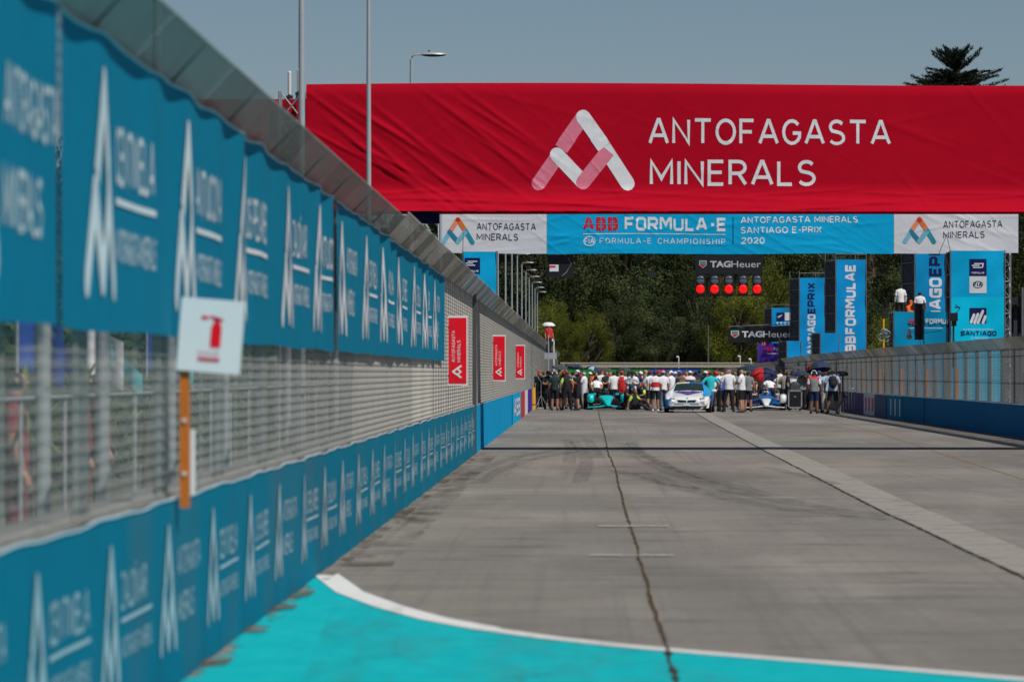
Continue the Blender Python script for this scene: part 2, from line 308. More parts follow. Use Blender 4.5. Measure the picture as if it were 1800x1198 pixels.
g = MB(); g.grid(lambda u, v: (-1500 + 3000 * u, -60 + 3000 * v, -.012), 8, 8, sm=False)
tag(g.build('ground', mat('dusty_ground', (.09, .085, .07), rough=1, var=.25, scale=.4, bump=.2)), kind='structure')
g = MB(); g.grid(lambda u, v: (-2.6 + 24 * u, -20 + 520 * v, 0), 2, 20, sm=False)
road = tag(g.build('road', road_mat()), kind='structure')
M_joint = mat('joint_filler', (.045, .036, .028), rough=1, var=.5, scale=8); M_jointb = mat('weedy_joint_edge', (.23, .17, .095), rough=1, var=.4, scale=6)
def ribbon(pts, wd, z, name, m, parent=road, jag=0, n=140, wj=0):
    pts = [Vector((p[0], p[1])) for p in pts]; seg = [(pts[i + 1] - pts[i]).length for i in range(len(pts) - 1)]; T = sum(seg); vs = []; wob = 0
    for k in range(n + 1):
        s = T * k / n; i = 0
        while i < len(seg) - 1 and s > seg[i]: s -= seg[i]; i += 1
        t = (pts[i + 1] - pts[i]) / seg[i]; c = pts[i] + t * s; nn = Vector((-t.y, t.x)); wob = wob * .86 + random.uniform(-jag, jag) * .5; c = c + nn * (wob if 0 < k < n else 0)
        wk = wd * (1 + random.uniform(-wj, wj)); vs += [(c.x + nn.x * wk / 2, c.y + nn.y * wk / 2, z), (c.x - nn.x * wk / 2, c.y - nn.y * wk / 2, z)]
    b = MB(); b.add(vs, [(2 * k, 2 * k + 1, 2 * k + 3, 2 * k + 2) for k in range(n)]); return b.build(name, m, parent)
seam = [G(1192, 1235), G(1170, 1135), G(1131, 1010), G(1108, 925), G(1092, 870), G(1080, 822), G(1070, 800), G(1063, 765), G(1055, 738), G(1052, 722), G(1045, 700)]
st = random.getstate(); ribbon(seam, .034, .0042, 'joint', M_jointb, jag=.012, n=900, wj=.7); random.setstate(st); ribbon(seam, .019, .0104, 'joint', M_joint, jag=.012, n=900, wj=.6)
s2 = [G(1950, 1083), G(1800, 1015), G(1650, 945), G(1550, 898), G(1440, 842), G(1340, 790), G(1240, 736), G(1205, 715)]
ribbon([p + Vector((.29, 0, 0)) for p in s2], .55, .0052, 'concrete_strip', flatmat('pale_concrete_strip', (.385, .362, .325), (.295, .277, .248), .14, .50, 1.8, amt=.88), n=60)
ribbon(s2, .026, .0104, 'joint', M_joint, jag=.010, n=700, wj=.6)
ribbon([G(1900, 870), G(1800, 842), G(1650, 795), G(1560, 765), G(1470, 740), G(1400, 724)], .045, .0042, 'joint', M_jointb, jag=.012, n=400, wj=.5)
M_line = flatmat('worn_white_paint', (.60, .60, .58), (.40, .39, .36), .38, .60, 5, amt=.9)
for (x0, x1, y, th) in ((1100, 1560, 875.5, .10), (885, 942, 812, .16), (1365, 1422, 769, .22), (1020, 1085, 760, .2), (1055, 1098, 748, .3), (1060, 1082, 735, .3), (1035, 1110, 727, .35), (1120, 1260, 728, .35), (1035, 1185, 977, .30), (1050, 1175, 925.5, .32), (1110, 1160, 760, .15), (1270, 1330, 732, .3), (1672, 1690, 824, .3), (1390, 1440, 745, .3), (940, 1010, 727, .3)):
    a, b2 = G(x0, y), G(x1, y); ribbon([a, b2], th, .0126, 'painted_line', M_line, n=24, wj=.3)
M_skid = flatmat('rubber_mark', (.04, .038, .036), (.07, .066, .06), .30, .90, .9, 7, .5, .36)
for k, pts in enumerate(([(1008, 775), (1024, 792), (1032, 812), (1018, 848)], [(1032, 772), (1044, 790), (1052, 805)], [(995, 772), (1005, 790), (1000, 815)], [(1098, 778), (1112, 792), (1145, 812), (1190, 832), (1260, 855), (1330, 872), (1430, 890), (1560, 908)],
        [(1108, 776), (1125, 795), (1180, 822), (1260, 846), (1340, 866)], [(1350, 822), (1400, 833), (1440, 842), (1470, 852)], [(800, 848), (850, 822), (905, 804), (990, 788)], [(840, 850), (880, 825), (930, 808), (1000, 795)], [(1120, 830), (1220, 862), (1340, 888), (1460, 905), (1580, 915)], [(1080, 826), (1160, 850), (1300, 868), (1420, 872)])):
    ribbon([G(*p) for p in pts], .26 if k not in (3, 8) else .40, .0042 + .0006 * k, 'tyre_mark', M_skid, n=60, wj=.15)
# turquoise run-off paint and its white border
cv = [(-2.2, 39.3), (-2.10, 38.1), (-1.75, 35.0), (-1.36, 32.8), (-1.0, 31.2), (-.62, 30.0), (-.2, 29.0), (.27, 28.1), (.8, 27.3), (1.39, 26.5), (2.38, 25.05), (4.2, 22.8), (7, 20), (11, 16.5)]
b = MB(); vs = [(x, y, .0042) for x, y in cv] + [(x, -15, .0042) for x, y in cv]; n = len(cv)
b.add(vs, [(i, i + n, i + n + 1, i + 1) for i in range(n - 1)])
pt = b.build('turquoise_paint', flatmat('turquoise_road_paint', (.0, .345, .39), (.015, .47, .50), .24, .36, 2.2, 1, .35, edge=(-2.2, -1.96, .34)), road)
b = MB(); vs = [(x + (.06 if i < 5 else .0), y + (.0 if i < 4 else .2), .0048) for i, (x, y) in enumerate(cv)]
ribbon([(x + .03, y + .03) for x, y in cv[1:6]], .19, .0086, 'white_border_line', flatmat('white_border_paint', (.74, .74, .73), (.60, .60, .58), .22, .36, 5), n=60)
ribbon([(x, y) for x, y in cv[1:]], .17, .0090, 'white_border_line', flatmat('white_border_paint', (.74, .74, .73), (.60, .60, .58), .22, .36, 5), n=160)
ribbon([(-2.07, 14), (-2.07, 50), (-2.08, 96)], .16, .0170, 'dirt_strip', flatmat('swept_dirt', (.11, .075, .05), (.20, .155, .12), .50, .64, 1.3, 2.0, .5, .85), n=40)
ribbon([(-1.85, 39.5), (-1.87, 70), (-1.9, 96)], .5, .0210, 'dirt_strip', flatmat('blown_dust', (.05, .04, .034), (.11, .09, .075), .50, .66, 1.6, 1.2, .8, .75), n=40)

ribbon([(2.4, 10), (.6, 22), (-.9, 30.5)], 1.5, .0150, 'tyre_mark', flatmat('dust_film', (.16, .15, .13), (.12, .12, .11), .42, .85, 1.6, 2.2, .3, .22), n=40)
ribbon([(-.9, 12), (-1.2, 24), (-1.5, 33)], .5, .0190, 'tyre_mark', flatmat('rubber_film', (.05, .07, .07), (.10, .11, .10), .42, .85, 1.4, 3.0, .3, .25), n=40)
# ------------------------------------------------------------------ fences
def wire_mesh(name, length, z0, z1, sx, sz, th, side, m):
    b = MB(); z = z0; f = side * .010
    while z <= z1 + 1e-6: b.bb(f - .0025, f + .0025, 0, length, z - .0027, z + .0027, 1); z += sz
    y = sx / 2; k = 0
    while y < length:
        b.bb(-th / 2, th / 2, y - th / 2, y + th / 2, z0, z1)
        if k % 26 == 13: b.bb(f * .5 - .004, f * .5 + .004, y - .007, y + .007, z0, z1, 2)
        y += sx; k += 1
    for zz in (z0, z1): b.bb(-.012, .012, 0, length, zz - .012, zz + .012, 1)
    return b.mesh(name, m)
def canopy(name, length, z, a, h, side, m):
    b = MB(); n = 10; th = .004
    for i in range(n + 1):
        t = i / n; x = side * a * t; zz = z + h * t; r = th if 0 < i < n else .012; b.bb(x - r / 2, x + r / 2, 0, length, zz - r / 2, zz + r / 2)
    y = .01
    while y < length:
        w_ = .012 if (y < .02 or y > length - .03) else .0062
        b.add([(0, y, z), (0, y + w_, z), (side * a, y + w_, z + h), (side * a, y, z + h)], [(0, 1, 2, 3)]); y += .0069
    return b.mesh(name, m)
def fence(label, blabel, pathf, d0, d1, side, zb, zt, a, h, wm_=None, far=None, L=4.0, bw=.42):
    t = thing('debris_fence', label, 'fence', (pathf(d0), d0, 0))
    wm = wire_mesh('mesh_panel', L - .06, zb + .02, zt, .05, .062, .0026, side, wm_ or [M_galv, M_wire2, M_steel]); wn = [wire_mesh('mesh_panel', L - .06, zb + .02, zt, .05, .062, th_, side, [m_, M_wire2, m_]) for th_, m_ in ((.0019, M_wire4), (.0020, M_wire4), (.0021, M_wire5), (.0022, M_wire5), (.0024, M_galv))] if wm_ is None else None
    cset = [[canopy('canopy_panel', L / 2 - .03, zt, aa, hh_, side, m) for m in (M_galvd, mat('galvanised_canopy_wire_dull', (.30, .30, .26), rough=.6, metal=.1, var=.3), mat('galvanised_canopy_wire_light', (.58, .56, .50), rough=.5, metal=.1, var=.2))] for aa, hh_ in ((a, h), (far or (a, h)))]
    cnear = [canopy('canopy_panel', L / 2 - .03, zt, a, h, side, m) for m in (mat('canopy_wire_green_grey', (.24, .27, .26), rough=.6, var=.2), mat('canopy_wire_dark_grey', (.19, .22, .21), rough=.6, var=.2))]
    pb = MB(); pb.bb(-.035, .035, -.04 if side > 0 else -.14, .04 if side > 0 else .14, 0, zt + .02); pm = pb.mesh('post', M_steel if side > 0 else mat('dark_post_paint', (.045, .055, .06), rough=.6))
    br = MB(); br.tube([(0, 0, zt - .1), (0, 0, zt), (side * a, 0, zt + h)], .010, 5); brm = br.mesh('brace', M_steel)
    bt = thing('concrete_barrier', blabel, 'barrier', (pathf(d0), d0, 0))
    cb = MB(); x0, x1 = (-bw, 0) if side > 0 else (0, bw); cb.bb(x0 - side * .015, x1 - side * .015, 0, L - .02, 0, zb - .015); cm = cb.mesh('barrier_block', M_conc)
    d = d0; k = 0
    while d < d1:
        x = pathf(d); x2 = pathf(d + L); ang = -math.atan2(x2 - x, L); o = Vector((x - pathf(d0), d - d0, 0)); off = Vector((-side * .05, 0, 0))
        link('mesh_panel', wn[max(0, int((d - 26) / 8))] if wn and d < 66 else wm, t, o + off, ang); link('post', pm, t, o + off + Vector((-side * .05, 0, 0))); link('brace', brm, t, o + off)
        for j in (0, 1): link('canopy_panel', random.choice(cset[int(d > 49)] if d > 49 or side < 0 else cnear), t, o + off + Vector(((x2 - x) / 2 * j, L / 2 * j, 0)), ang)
        link('barrier_block', cm, bt, o, ang)
        d += L; k += 1
    for zz in (zb + .6, zb + 1.3):
        if zz < zt: cc = MB(); cc.tube([(pathf(q) - side * .08, q, zz) for q in [d0 + (d1 - d0) * i_ / 30 for i_ in range(31)]], .008, 4); cc.build('cable', M_steel, t)
    return t
LX = lambda d: -2.15
fence('grey mesh debris fence with inward leaning top along the left side of the track', 'concrete block barrier under the debris fence on the left side of the track', LX, 13, 461, 1, .98, 3.20, .20, .22, far=(.25, .27))
def RX(d):
    for (a, xa, b_, xb) in ((0, 11.15, 180, 11.25), (180, 11.25, 230, 11.75), (230, 11.75, 306, 13.1), (306, 13.1, 470, 16.3)):
        if d <= b_: return xa + (xb - xa) * (d - a) / (b_ - a)
    return xb
fence('grey mesh debris fence with inward leaning top along the right side of the track', 'concrete block barrier under the debris fence on the right side of the track', RX, 97, 302, -1, .84, 2.27, .27, .29, wm_=[M_wire3, M_wire2, M_steel])
fence('lower mesh debris fence far down the right side, in front of the purple cart', 'far concrete barrier under the lower fence near the purple cart', lambda d: RX(d) + .3, 312, 464, -1, .84, 2.25, .25, .2, wm_=[M_wire3, M_wire2, M_steel])

# wraps on the barriers
WRK = {}
def wall_fn(side, xf, amp, seed, out=.0):
    rr = random.Random(seed); ks = [(rr.uniform(.5, 4.5), rr.uniform(0, 6), rr.uniform(-.8, .8), rr.uniform(.4, 1)) for _ in range(7)]
    def fn(y, z, lift=0):
        s = sum(a * math.sin(k * y + p + q * z * 2.0) for k, p, q, a in ks) / 4
        return (xf(y) + side * (out + amp * s + lift), y, z)
    return fn
def wrap(name, label, cat, xf, side, d0, d1, z0, z1, m, amp, seed, group=None, ragged=0.0, out=.01, nu=None):
    fn = wall_fn(side, xf, amp, seed, out); t = thing(name, label, cat, (xf(d0), d0, 0), group=group); rr = random.Random(seed + 1); ph = [rr.uniform(0, 6) for _ in range(3)]
    def top(y): return z1 + ragged * (math.sin(y * 1.9 + ph[0]) + .6 * math.sin(y * 4.3 + ph[1])) * .5
    def bot(y): return z0 + ragged * (math.sin(y * 1.3 + ph[2])) * .35
    nu = nu or max(6, int((d1 - d0) / .12)); nv = 8
    b = MB(); b.grid(lambda u, v: fn(d0 + (d1 - d0) * u, bot(d0 + (d1 - d0) * u) * (1 - v) + top(d0 + (d1 - d0) * u) * v), nu, nv)
    b.build('banner_sheet', m, t)
    hm = MB(); ys = [d0 + (d1 - d0) * i / (nu // 2) for i in range(nu // 2 + 1)]
    hm.tube([Vector(fn(y, top(y))) for y in ys], .008, 4); hm.build('hem', M_palep, t)
    return t, fn
NAMES = {'C': 'CENTINELA', 'T': 'ANTUCOYA', 'L': 'LOS PELAMBRES', 'Z': 'ZALDÍVAR'}
def logo(t, fn, y, kind, z0, z1, wd, m, tl, step=.15):
    """emblem then words, reading away from the camera along the wall"""
    H = z1 - z0; p = Print(); p.emblem(y, z0, wd, H, lift=.006); p.build('emblem', m, fn, t, step, .2)
    x = y + wd * 1.06
    def row(gm, z, wl, hl): q = Print(); q.put(gm, x, z, wl, hl, lift=.006); q.build('lettering', m, fn, t, step, .3)
    if kind == 'A': row(plain2d('ANTOFAGASTA'), z0 + H * .56, tl, H * .23); row(plain2d('MINERALS'), z0 + H * .20, tl * .72, H * .23)
    else:
        row(plain2d(NAMES[kind]), z0 + H * .52, tl * (.95 if kind != 'Z' else .8), H * .26); q = Print(); q.rect(x, z0 + H * .435, tl, H * .03, lift=.006); q.build('underline', m, fn, t, step, .3)
        row(plain2d('ANTOFAGASTA MINERALS'), z0 + H * .18, tl, H * .15)
up = [(wrap('hanging_banner', 'teal sponsor banner hung on the left fence, %s' % s, 'banner', LX, 1, a, b_, 1.84, 3.17, M_teal, .026, sd_, 'teal banners on the left fence', .02, .0), a, b_) for a, b_, sd_, s in
      ((12.5, 19.2, 3, 'nearest, at the picture edge'), (19.35, 41.0, 5, 'long middle one behind the fire sign'), (41.1, 73.6, 9, 'farthest, ending at the red sign'))]
for (y, k) in ((15.9, 'A'), (20.3, 'C'), (24.7, 'T'), (28.9, 'L'), (33.6, 'Z'), (37.4, 'T'), (41.6, 'A'), (46.0, 'C'), (50.4, 'T'), (54.8, 'L'), (59.4, 'C'), (63.9, 'Z'), (68.3, 'A')):
    for (t, fn), a, b_ in up:
        if a <= y < b_: logo(t, fn, y, k, 1.97, 3.03, 1.25, M_white, 1.85 if k != 'A' else 1.95)
tl_, fnl = wrap('barrier_banner', 'teal sponsor wrap with white lettering along the left barrier in the foreground', 'banner', LX, 1, 12.5, 94.6, .0, .985, M_teal_low, .012, 21, out=.012, ragged=.012)
y = 14.9; k = 0; seq = 'TZALCALTALZ'
while y < 92: logo(tl_, fnl, y, ('ALZ' if k % 6 < 3 else 'ACL')[k % 3] if k > 1 else 'AC'[k % 2], .19, .87, .85, M_palep, 1.5, .25); y += 2.95; k += 1
b = MB(); b.bb(-2.20, -2.13, 95.3, 95.75, 0, 3.3); tag(b.build('fence_post', mat('dark_steel_post', (.07, .075, .08), rough=.6)), 'thick dark post standing between the teal and the bright blue barrier wraps', 'post')
def simple_wrap(label, xf, side, d0, d1, m, seed, z1=.98, group=None): return wrap('barrier_banner', label, 'banner', xf, side, d0, d1, .0, z1, m, .004, seed, group, out=.012, ragged=.008, nu=30)
simple_wrap('plain bright blue wrap on the left barrier beyond the dark post', LX, 1, 96.2, 146, M_blue, 31)
t, fn = simple_wrap('light blue wrap with white letters at the end of the left barrier', LX, 1, 147, 168, M_sky, 32); p = Print(); p.put(stroke2d('ABB'), 150, .2, 15, .6, lift=.01); p.build('lettering', M_white, fn, t, 2)
simple_wrap('red wrap on the left barrier beside the light blue one', LX, 1, 168.2, 180, cloth('faded_red_wrap', (.55, .05, .05)), 33); simple_wrap('white wrap on the left barrier between the red and purple ones', LX, 1, 180.2, 190, M_whiteb, 34)
simple_wrap('purple and grey wrap on the left barrier beside the yellow post', LX, 1, 190.2, 206, M_purple, 35)
LR = (('plain dark blue wrap on the right barrier at the picture edge', 97.5, 152, M_navyb, 41), ('light blue wrap with logo bars on the right barrier', 163, 171, cloth('mid_blue_wrap', (.01, .22, .40)), 42), ('grey blue wrap on the right barrier between blue and white wraps', 171.3, 178, cloth('slate_wrap', (.10, .14, .22)), 43),
      ('white wrap with three red bars on the right barrier', 178.2, 186, M_whiteb, 44), ('purple wrap on the right barrier behind the cameraman', 186.2, 205, cloth('dull_purple_wrap', (.13, .10, .22)), 45), ('blue wrap on the right barrier left of the plain dark one', 152.2, 162.8, cloth('ocean_wrap', (.006, .16, .32)), 46))
for lb, a, b_, m, sd_ in LR:
    t, fn = simple_wrap(lb, RX, -1, a, b_, m, sd_, .845)
    if 'three red' in lb: p = Print(); [p.rect(a + .6 + q * 2.4, .18, 1.0, .5, lift=.01) for q in range(3)]; p.build('lettering', M_redp, fn, t, 1)
    if 'logo bars' in lb: p = Print(); [p.rect(a + .5 + q * 2.4, .12, .7, .6, lift=.01) for q in range(3)]; p.build('lettering', M_palep, fn, t, 1)

# red signs standing out from the left fence
for (d, lb) in ((77.5, 'nearest and largest red upright sponsor sign, at the end of the teal banner'), (117, 'middle one of the three red upright signs on the left fence'), (158, 'farthest and smallest red upright sign on the left fence')):
    t = thing('fence_sign', lb, 'sign', (-1.88, d, 1.45), group='red signs on the left fence'); b = MB(); b.bb(-2.21, -1.87, d, d + .02, 1.44, 2.60); b.build('board', M_signw, t)
    b = MB(); b.bb(-2.185, -1.89, d - .006, d - .002, 1.475, 2.565); b.build('red_panel', M_redsign, t)
    fn = lambda u, v, l=0: (u, d - .009 - l, v)
    p = Print(); p.emblem(-2.13, 1.56, .16, .22, rot=True); p.build('emblem', M_signw, fn, t)
    p = Print(); p.put(plain2d('ANTOFAGASTA'), -2.135, 1.83, .055, .52, rot=True); p.build('lettering', M_signw, fn, t); p = Print(); p.put(plain2d('MINERALS'), -2.045, 1.83, .055, .36, rot=True); p.build('lettering', M_signw, fn, t)
    b = MB(); [b.box((-2.2, d + .04, z), (.06, .08, .03)) for z in (1.6, 2.4)]; b.build('bracket', M_steel, t)

# fire extinguisher sign on its orange stake (foreground)
d = 24.6; t = thing('fire_sign', 'blurred white fire extinguisher sign on an orange stake on the barrier', 'sign', (-2.08, d, .95))
b = MB(); b.box((-2.085, d, 1.32), (.050, .05, .76)); b.build('stake', M_orange, t)
b = MB(); [b.tube([(-2.085, d - .035, z), (-2.085, d - .02, z)], .012, 8) for z in (1.12, 1.40)]; b.build('bolt', M_galv, t)
b = MB(); b.box((-2.045, d + .03, 1.18), (.022, .02, .34)); b.build('white_strip', M_signw, t)
Rm = Matrix.Rotation(R(4.5), 4, 'Y'); b = MB(); b.box((-1.945, d - .04, 1.845), (.335, .012, .385), M=Rm); b.build('board', M_signw, t)
def sgn(u, v, l=0): q = Rm @ Vector((u, 0, v)); return (-1.945 + q.x, d - .049 - l, 1.845 + q.z)
p = Print(); p.put(([(0, 0), (1, 0), (1, .8), (.75, 1), (.25, 1), (0, .8)], [(0, 1, 2, 3, 4, 5)]), -.0, -.06, .055, .135); p.rect(.012, .077, .03, .02); p.cap((-.005, .10), (.055, .085), .007); p.rect(-.055, .085, .035, .018); p.build('extinguisher_symbol', M_redsign, sgn, t)
p = Print(); p.rect(-.06, -.135, .115, .022); p.put(plain2d('EXTINTOR'), -.06, -.10, .11, .018); p.build('lettering', mat('faded_red_print', (.62, .10, .14)), sgn, t)
# orange stakes along the right barrier
for (x, lb) in ((1477, 'beside the camera'), (1515, 'leftmost clear of the cameraman'), (1549, 'above the white wrap'), (1587, 'above the light blue wrap'), (1633, 'left of the closely paired ones'), (1645, 'right of the closely paired ones'), (1685, 'rightmost, near the cyan tower')):
    s = (x - VX) / 11.35; d = F / s; b = MB(); b.box((RX(d) + .075, d, 1.32), (.085 if x > 1500 else .06, .06, .96)); tag(b.build('orange_stake', M_orange, loc=None), 'orange upright stake on the right barrier, ' + lb, 'stake', 'orange stakes on the right barrier')

# ------------------------------------------------------------------ street lamps behind the left fence
d0 = 8 * F * .00181; dd = 8 * F * .00038
lamp0 = None
ords = ['nearest street lamp, a grey pole behind the near fence canopy', 'grey lamp pole crossing the left end of the red banner', 'slim grey lamp pole in front of the red banner', 'street lamp whose head shows above the red banner']
for k in range(-3, 15):
    dk = d0 + dd * k
    if k in (2, 3): continue
    dk = {-3: 47.5, -2: 72.0, -1: 94.8}.get(k, dk)
    lb = ords[k + 3] if k < 1 else 'street lamp behind the left fence, ' + {1: 'pole along the white gantry banner end', 4: 'hidden by the left cyan tower', 5: 'bare pole beside the left cyan tower edge', 6: 'bare pole, head hidden, right of the cyan tower', 7: 'second bare pole right of the cyan tower'}.get(k, '%s visible head from the top' % ['first', 'second', 'third', 'fourth', 'fifth', 'sixth', 'seventh', 'eighth'][k - 8])
    t = thing('street_lamp', lb, 'street lamp', (-4.30, dk, 0), group='street lamps behind the left fence')
    if lamp0 is None:
        lp = []; b = MB(); b.tube([(0, 0, 0), (0, 0, 5), (0, 0, 9.62)], [.075, .055, .04], 10); lp.append(('pole', b.mesh('pole', M_pole)))
        b = MB(); b.tube([(0, 0, 9.55), (.02, 0, 9.70), (.10, 0, 9.74), (.26, 0, 9.74)], .022, 6); lp.append(('arm', b.mesh('arm', M_pole)))
        b = MB(); b.ell((.57, 0, 9.74), (.34, .17, .07), 16, 5, 0, 0, .5); b.ell((.57, 0, 9.74), (.33, .16, .055), 16, 4, 1, .5, 1); b.tube([(.45, 0, 9.78), (.45, 0, 9.86)], .02, 6, 1); lp.append(('lamp_head', b.mesh('lamp_head', [M_pole, M_dark])))
        lamp0 = lp
    for nm, me in lamp0: link(nm, me, t)

# ------------------------------------------------------------------ gantries
def truss(b, p0, p1, w_, r=.03, bays=10, up=Vector((0, 0, 1))):
    p0, p1 = Vector(p0), Vector(p1); t = (p1 - p0).normalized(); a = t.cross(up if abs(t.dot(up)) < .9 else Vector((0, 1, 0))).normalized(); c = t.cross(a)
    cs = [(a * i + c * j) * w_ / 2 for i, j in ((-1, -1), (1, -1), (1, 1), (-1, 1))]
    for q in cs: b.tube([p0 + q, p1 + q], r, 6)
    for k in range(bays):
        m0 = p0.lerp(p1, k / bays); m1 = p0.lerp(p1, (k + 1) / bays)
        for i in range(4): b.tube([m0 + cs[i], m1 + cs[(i + 1) % 4]], r * .6, 4, cap=False); b.tube([m0 + cs[i], m0 + cs[(i + 1) % 4]], r * .6, 4, cap=False)
D1 = 98.0; gx0, gx1, gz0, gz1 = -5.76, 13.2, 5.03, 7.71
ga = thing('start_gantry', 'overhead gantry wearing the huge red banner across the track', 'gantry', (gx0, D1, 0))
b = MB(); truss(b, (gx0 - .35, D1 + .9, 0), (gx0 - .35, D1 + .9, 7.6), .5, bays=12); b.build('tower', M_alu, ga); b = MB(); truss(b, (gx1 - .3, D1 + .9, 0), (gx1 - .3, D1 + .9, 7.6), .5, bays=12); b.build('tower', M_alu, ga)
b = MB(); truss(b, (gx0, D1 + .75, 7.2), (gx1, D1 + .75, 7.2), .5, bays=26); b.build('truss_beam', M_alu, ga); b = MB(); truss(b, (gx0, D1 + .75, 5.4), (gx1, D1 + .75, 5.4), .4, bays=26); b.build('truss_beam', M_alu, ga)
rr = random.Random(4)
folds = [(rr.uniform(gx0, gx1), rr.uniform(gz0, gz1), rr.uniform(-.9, .9), rr.uniform(.03, .07), rr.uniform(.5, 1.6), rr.uniform(.002, .007)) for _ in range(60)]
folds += [(gx0 + rr.uniform(.3, 4.5), gz0 + rr.uniform(.3, 2), -.62 + rr.uniform(-.1, .15), rr.uniform(.025, .05), rr.uniform(.5, 1.2), rr.uniform(.012, .03)) for _ in range(26)]
folds += [(rr.uniform(gx0, gx1), gz0 + rr.uniform(.0, .42), rr.uniform(-.08, .08), rr.uniform(.02, .05), rr.uniform(.8, 2.5), rr.uniform(.010, .026)) for _ in range(40)]
def redw(x, z):
    s = .018 * math.sin(x * .9 + z * .6) + .010 * math.sin(x * 2.3 - z * 1.4)
    for fx, fz, an, wd, ln, am in folds:
        c, s_ = math.cos(an), math.sin(an); u = (x - fx) * c + (z - fz) * s_; v = -(x - fx) * s_ + (z - fz) * c
        if abs(v) < wd * 3 and abs(u) < ln * 2.2: s += am * math.exp(-(v / wd) ** 2 - (u / ln) ** 2)
    q = max(0, (gz0 + .62 - z) / .62); s += .30 * q * q; q = max(0, (z - gz1 + .25) / .25); s += -.05 * q * q
    return s
def redf(x, z, lift=0): return (x, D1 - redw(x, z) - lift, z + .03 * math.sin((x - gx0) / (gx1 - gx0) * 6.3) * (1 if z > 6.5 else .3))
b = MB(); b.grid(lambda u, v: redf(gx0 + (gx1 - gx0) * u, gz0 + (gz1 - gz0) * v), 420, 90); b.build('red_banner', M_red, ga)
b = MB(); b.grid(lambda u, v: (gx1 - (gx1 - gx0) * u, D1 + 1.5, gz0 + (gz1 - gz0) * v), 20, 3); b.build('back_banner', M_red, ga)
b = MB(); b.bb(gx0, gx1, D1 + .35, D1 + 1.45, gz1 - .12, gz1 - .08); b.build('top_cover', M_red, ga)
def rz(y): return CH + (655 - y) * D1 / F
def rx(x): return (x - VX) * D1 / F
p = Print(); p.emblem(rx(933), rz(335), rx(1117) - rx(933), rz(196) - rz(335), (0, 1, 0, 0, 1, 1), lift=.006); p.build('emblem', [M_pinkp, M_white], redf, ga, .05, .05)
p = Print(); p.put(plain2d('ANTOFAGASTA'), rx(1140), rz(255), rx(1566) - rx(1140), rz(209) - rz(255), lift=.006); p.build('lettering', M_white, redf, ga, .05, .05); p = Print(); p.put(plain2d('MINERALS'), rx(1142), rz(327), rx(1434) - rx(1142), rz(281) - rz(327), lift=.006); p.build('lettering', M_white, redf, ga, .05, .05)
b = MB(); b.grid(lambda u, v: (-9.4 + 3.35 * u, D1 + 3.0 + .02 * math.sin(9 * u), 5.0 + 2.57 * v), 10, 3); b.bb(-6.13, -5.8, D1 + 2.6, D1 + 2.95, 4.9, 7.55)
tag(b.build('side_banner', M_red), 'smaller red cloth panel left of the red gantry banner below two antennas', 'banner')
for (x, top, bot, lb) in ((509, 128, 166, 'left and paler'), (525, 124, 160, 'right, close beside the lamp pole,')):
    q0, q1 = P(x, bot, D1 + 2.6), P(x, top, D1 + 2.6); t = thing('antenna', 'white tube antenna above the small red panel, the %s one' % lb, 'antenna', q0, group='antennas beside the gantry'); b = MB(); b.tube([q0, q1], .040, 10); b.ell(q1, .04, 8, 5); b.build('tube', mat('antenna_white', (.7, .68, .66)), t)
    b = MB(); b.tube([q0 - Vector((.1, 0, .35)), q0 + Vector((0, 0, .02))], .022, 6); b.box(q0 - Vector((.0, .0, .06)), (.14, .08, .07)); b.build('bracket', M_dark, t)
b = MB(); q = P(746, 382, D1 + .3); b.box(q, (.62, .3, .26)); b.box(q + Vector((0, -.16, 0)), (.56, .02, .2)); tag(b.build('loudspeaker_box', M_navy), 'dark navy box under the left end of the red banner', 'box')

D2 = 208.0
def bz(y): return CH + (655 - y) * D2 / F
def bx(x): return (x - VX) * D2 / F
gb = thing('finish_gantry', 'white and blue gantry banner spanning the track behind the red one', 'gantry', (bx(770), D2, 0))
b = MB(); truss(b, (bx(772), D2 + .7, bz(395)), (bx(1788), D2 + .7, bz(395)), .8, bays=34); b.build('truss_beam', M_alu, gb)
for xx in (bx(775) + .3, bx(1780) - .3): b = MB(); truss(b, (xx, D2 + .7, 0), (xx, D2 + .7, 8.6), .5, bays=12); b.build('tower', M_alu, gb)
rr = random.Random(11); f2 = [(rr.uniform(bx(770), bx(1790)), rr.uniform(bz(445), bz(372)), rr.uniform(-.7, .3), rr.uniform(.03, .08), rr.uniform(.5, 1.8), rr.uniform(.006, .02)) for _ in range(70)]
def whf(x, z, lift=0):
    s = .02 * math.sin(x * .8 + z)
    for fx, fz, an, wd, ln, am in f2:
        c, s_ = math.cos(an), math.sin(an); u = (x - fx) * c + (z - fz) * s_; v = -(x - fx) * s_ + (z - fz) * c
        if abs(v) < wd * 3 and abs(u) < ln * 2.2: s += am * math.exp(-(v / wd) ** 2 - (u / ln) ** 2)
    return (x, D2 - s - lift, z + .02 * math.sin(x * .7))
for (a, c, m, nm) in ((770, 961, M_whiteb, 'white_banner'), (961.5, 1571, M_sky, 'blue_banner'), (1571.5, 1790, M_whiteb, 'white_banner')):
    b = MB(); b.grid(lambda u, v: whf(bx(a) + (bx(c) - bx(a)) * u, bz(445 if m is M_whiteb else 446) + (bz(366) - bz(445)) * v), int((c - a) / 2), 32); b.build(nm, m, gb)
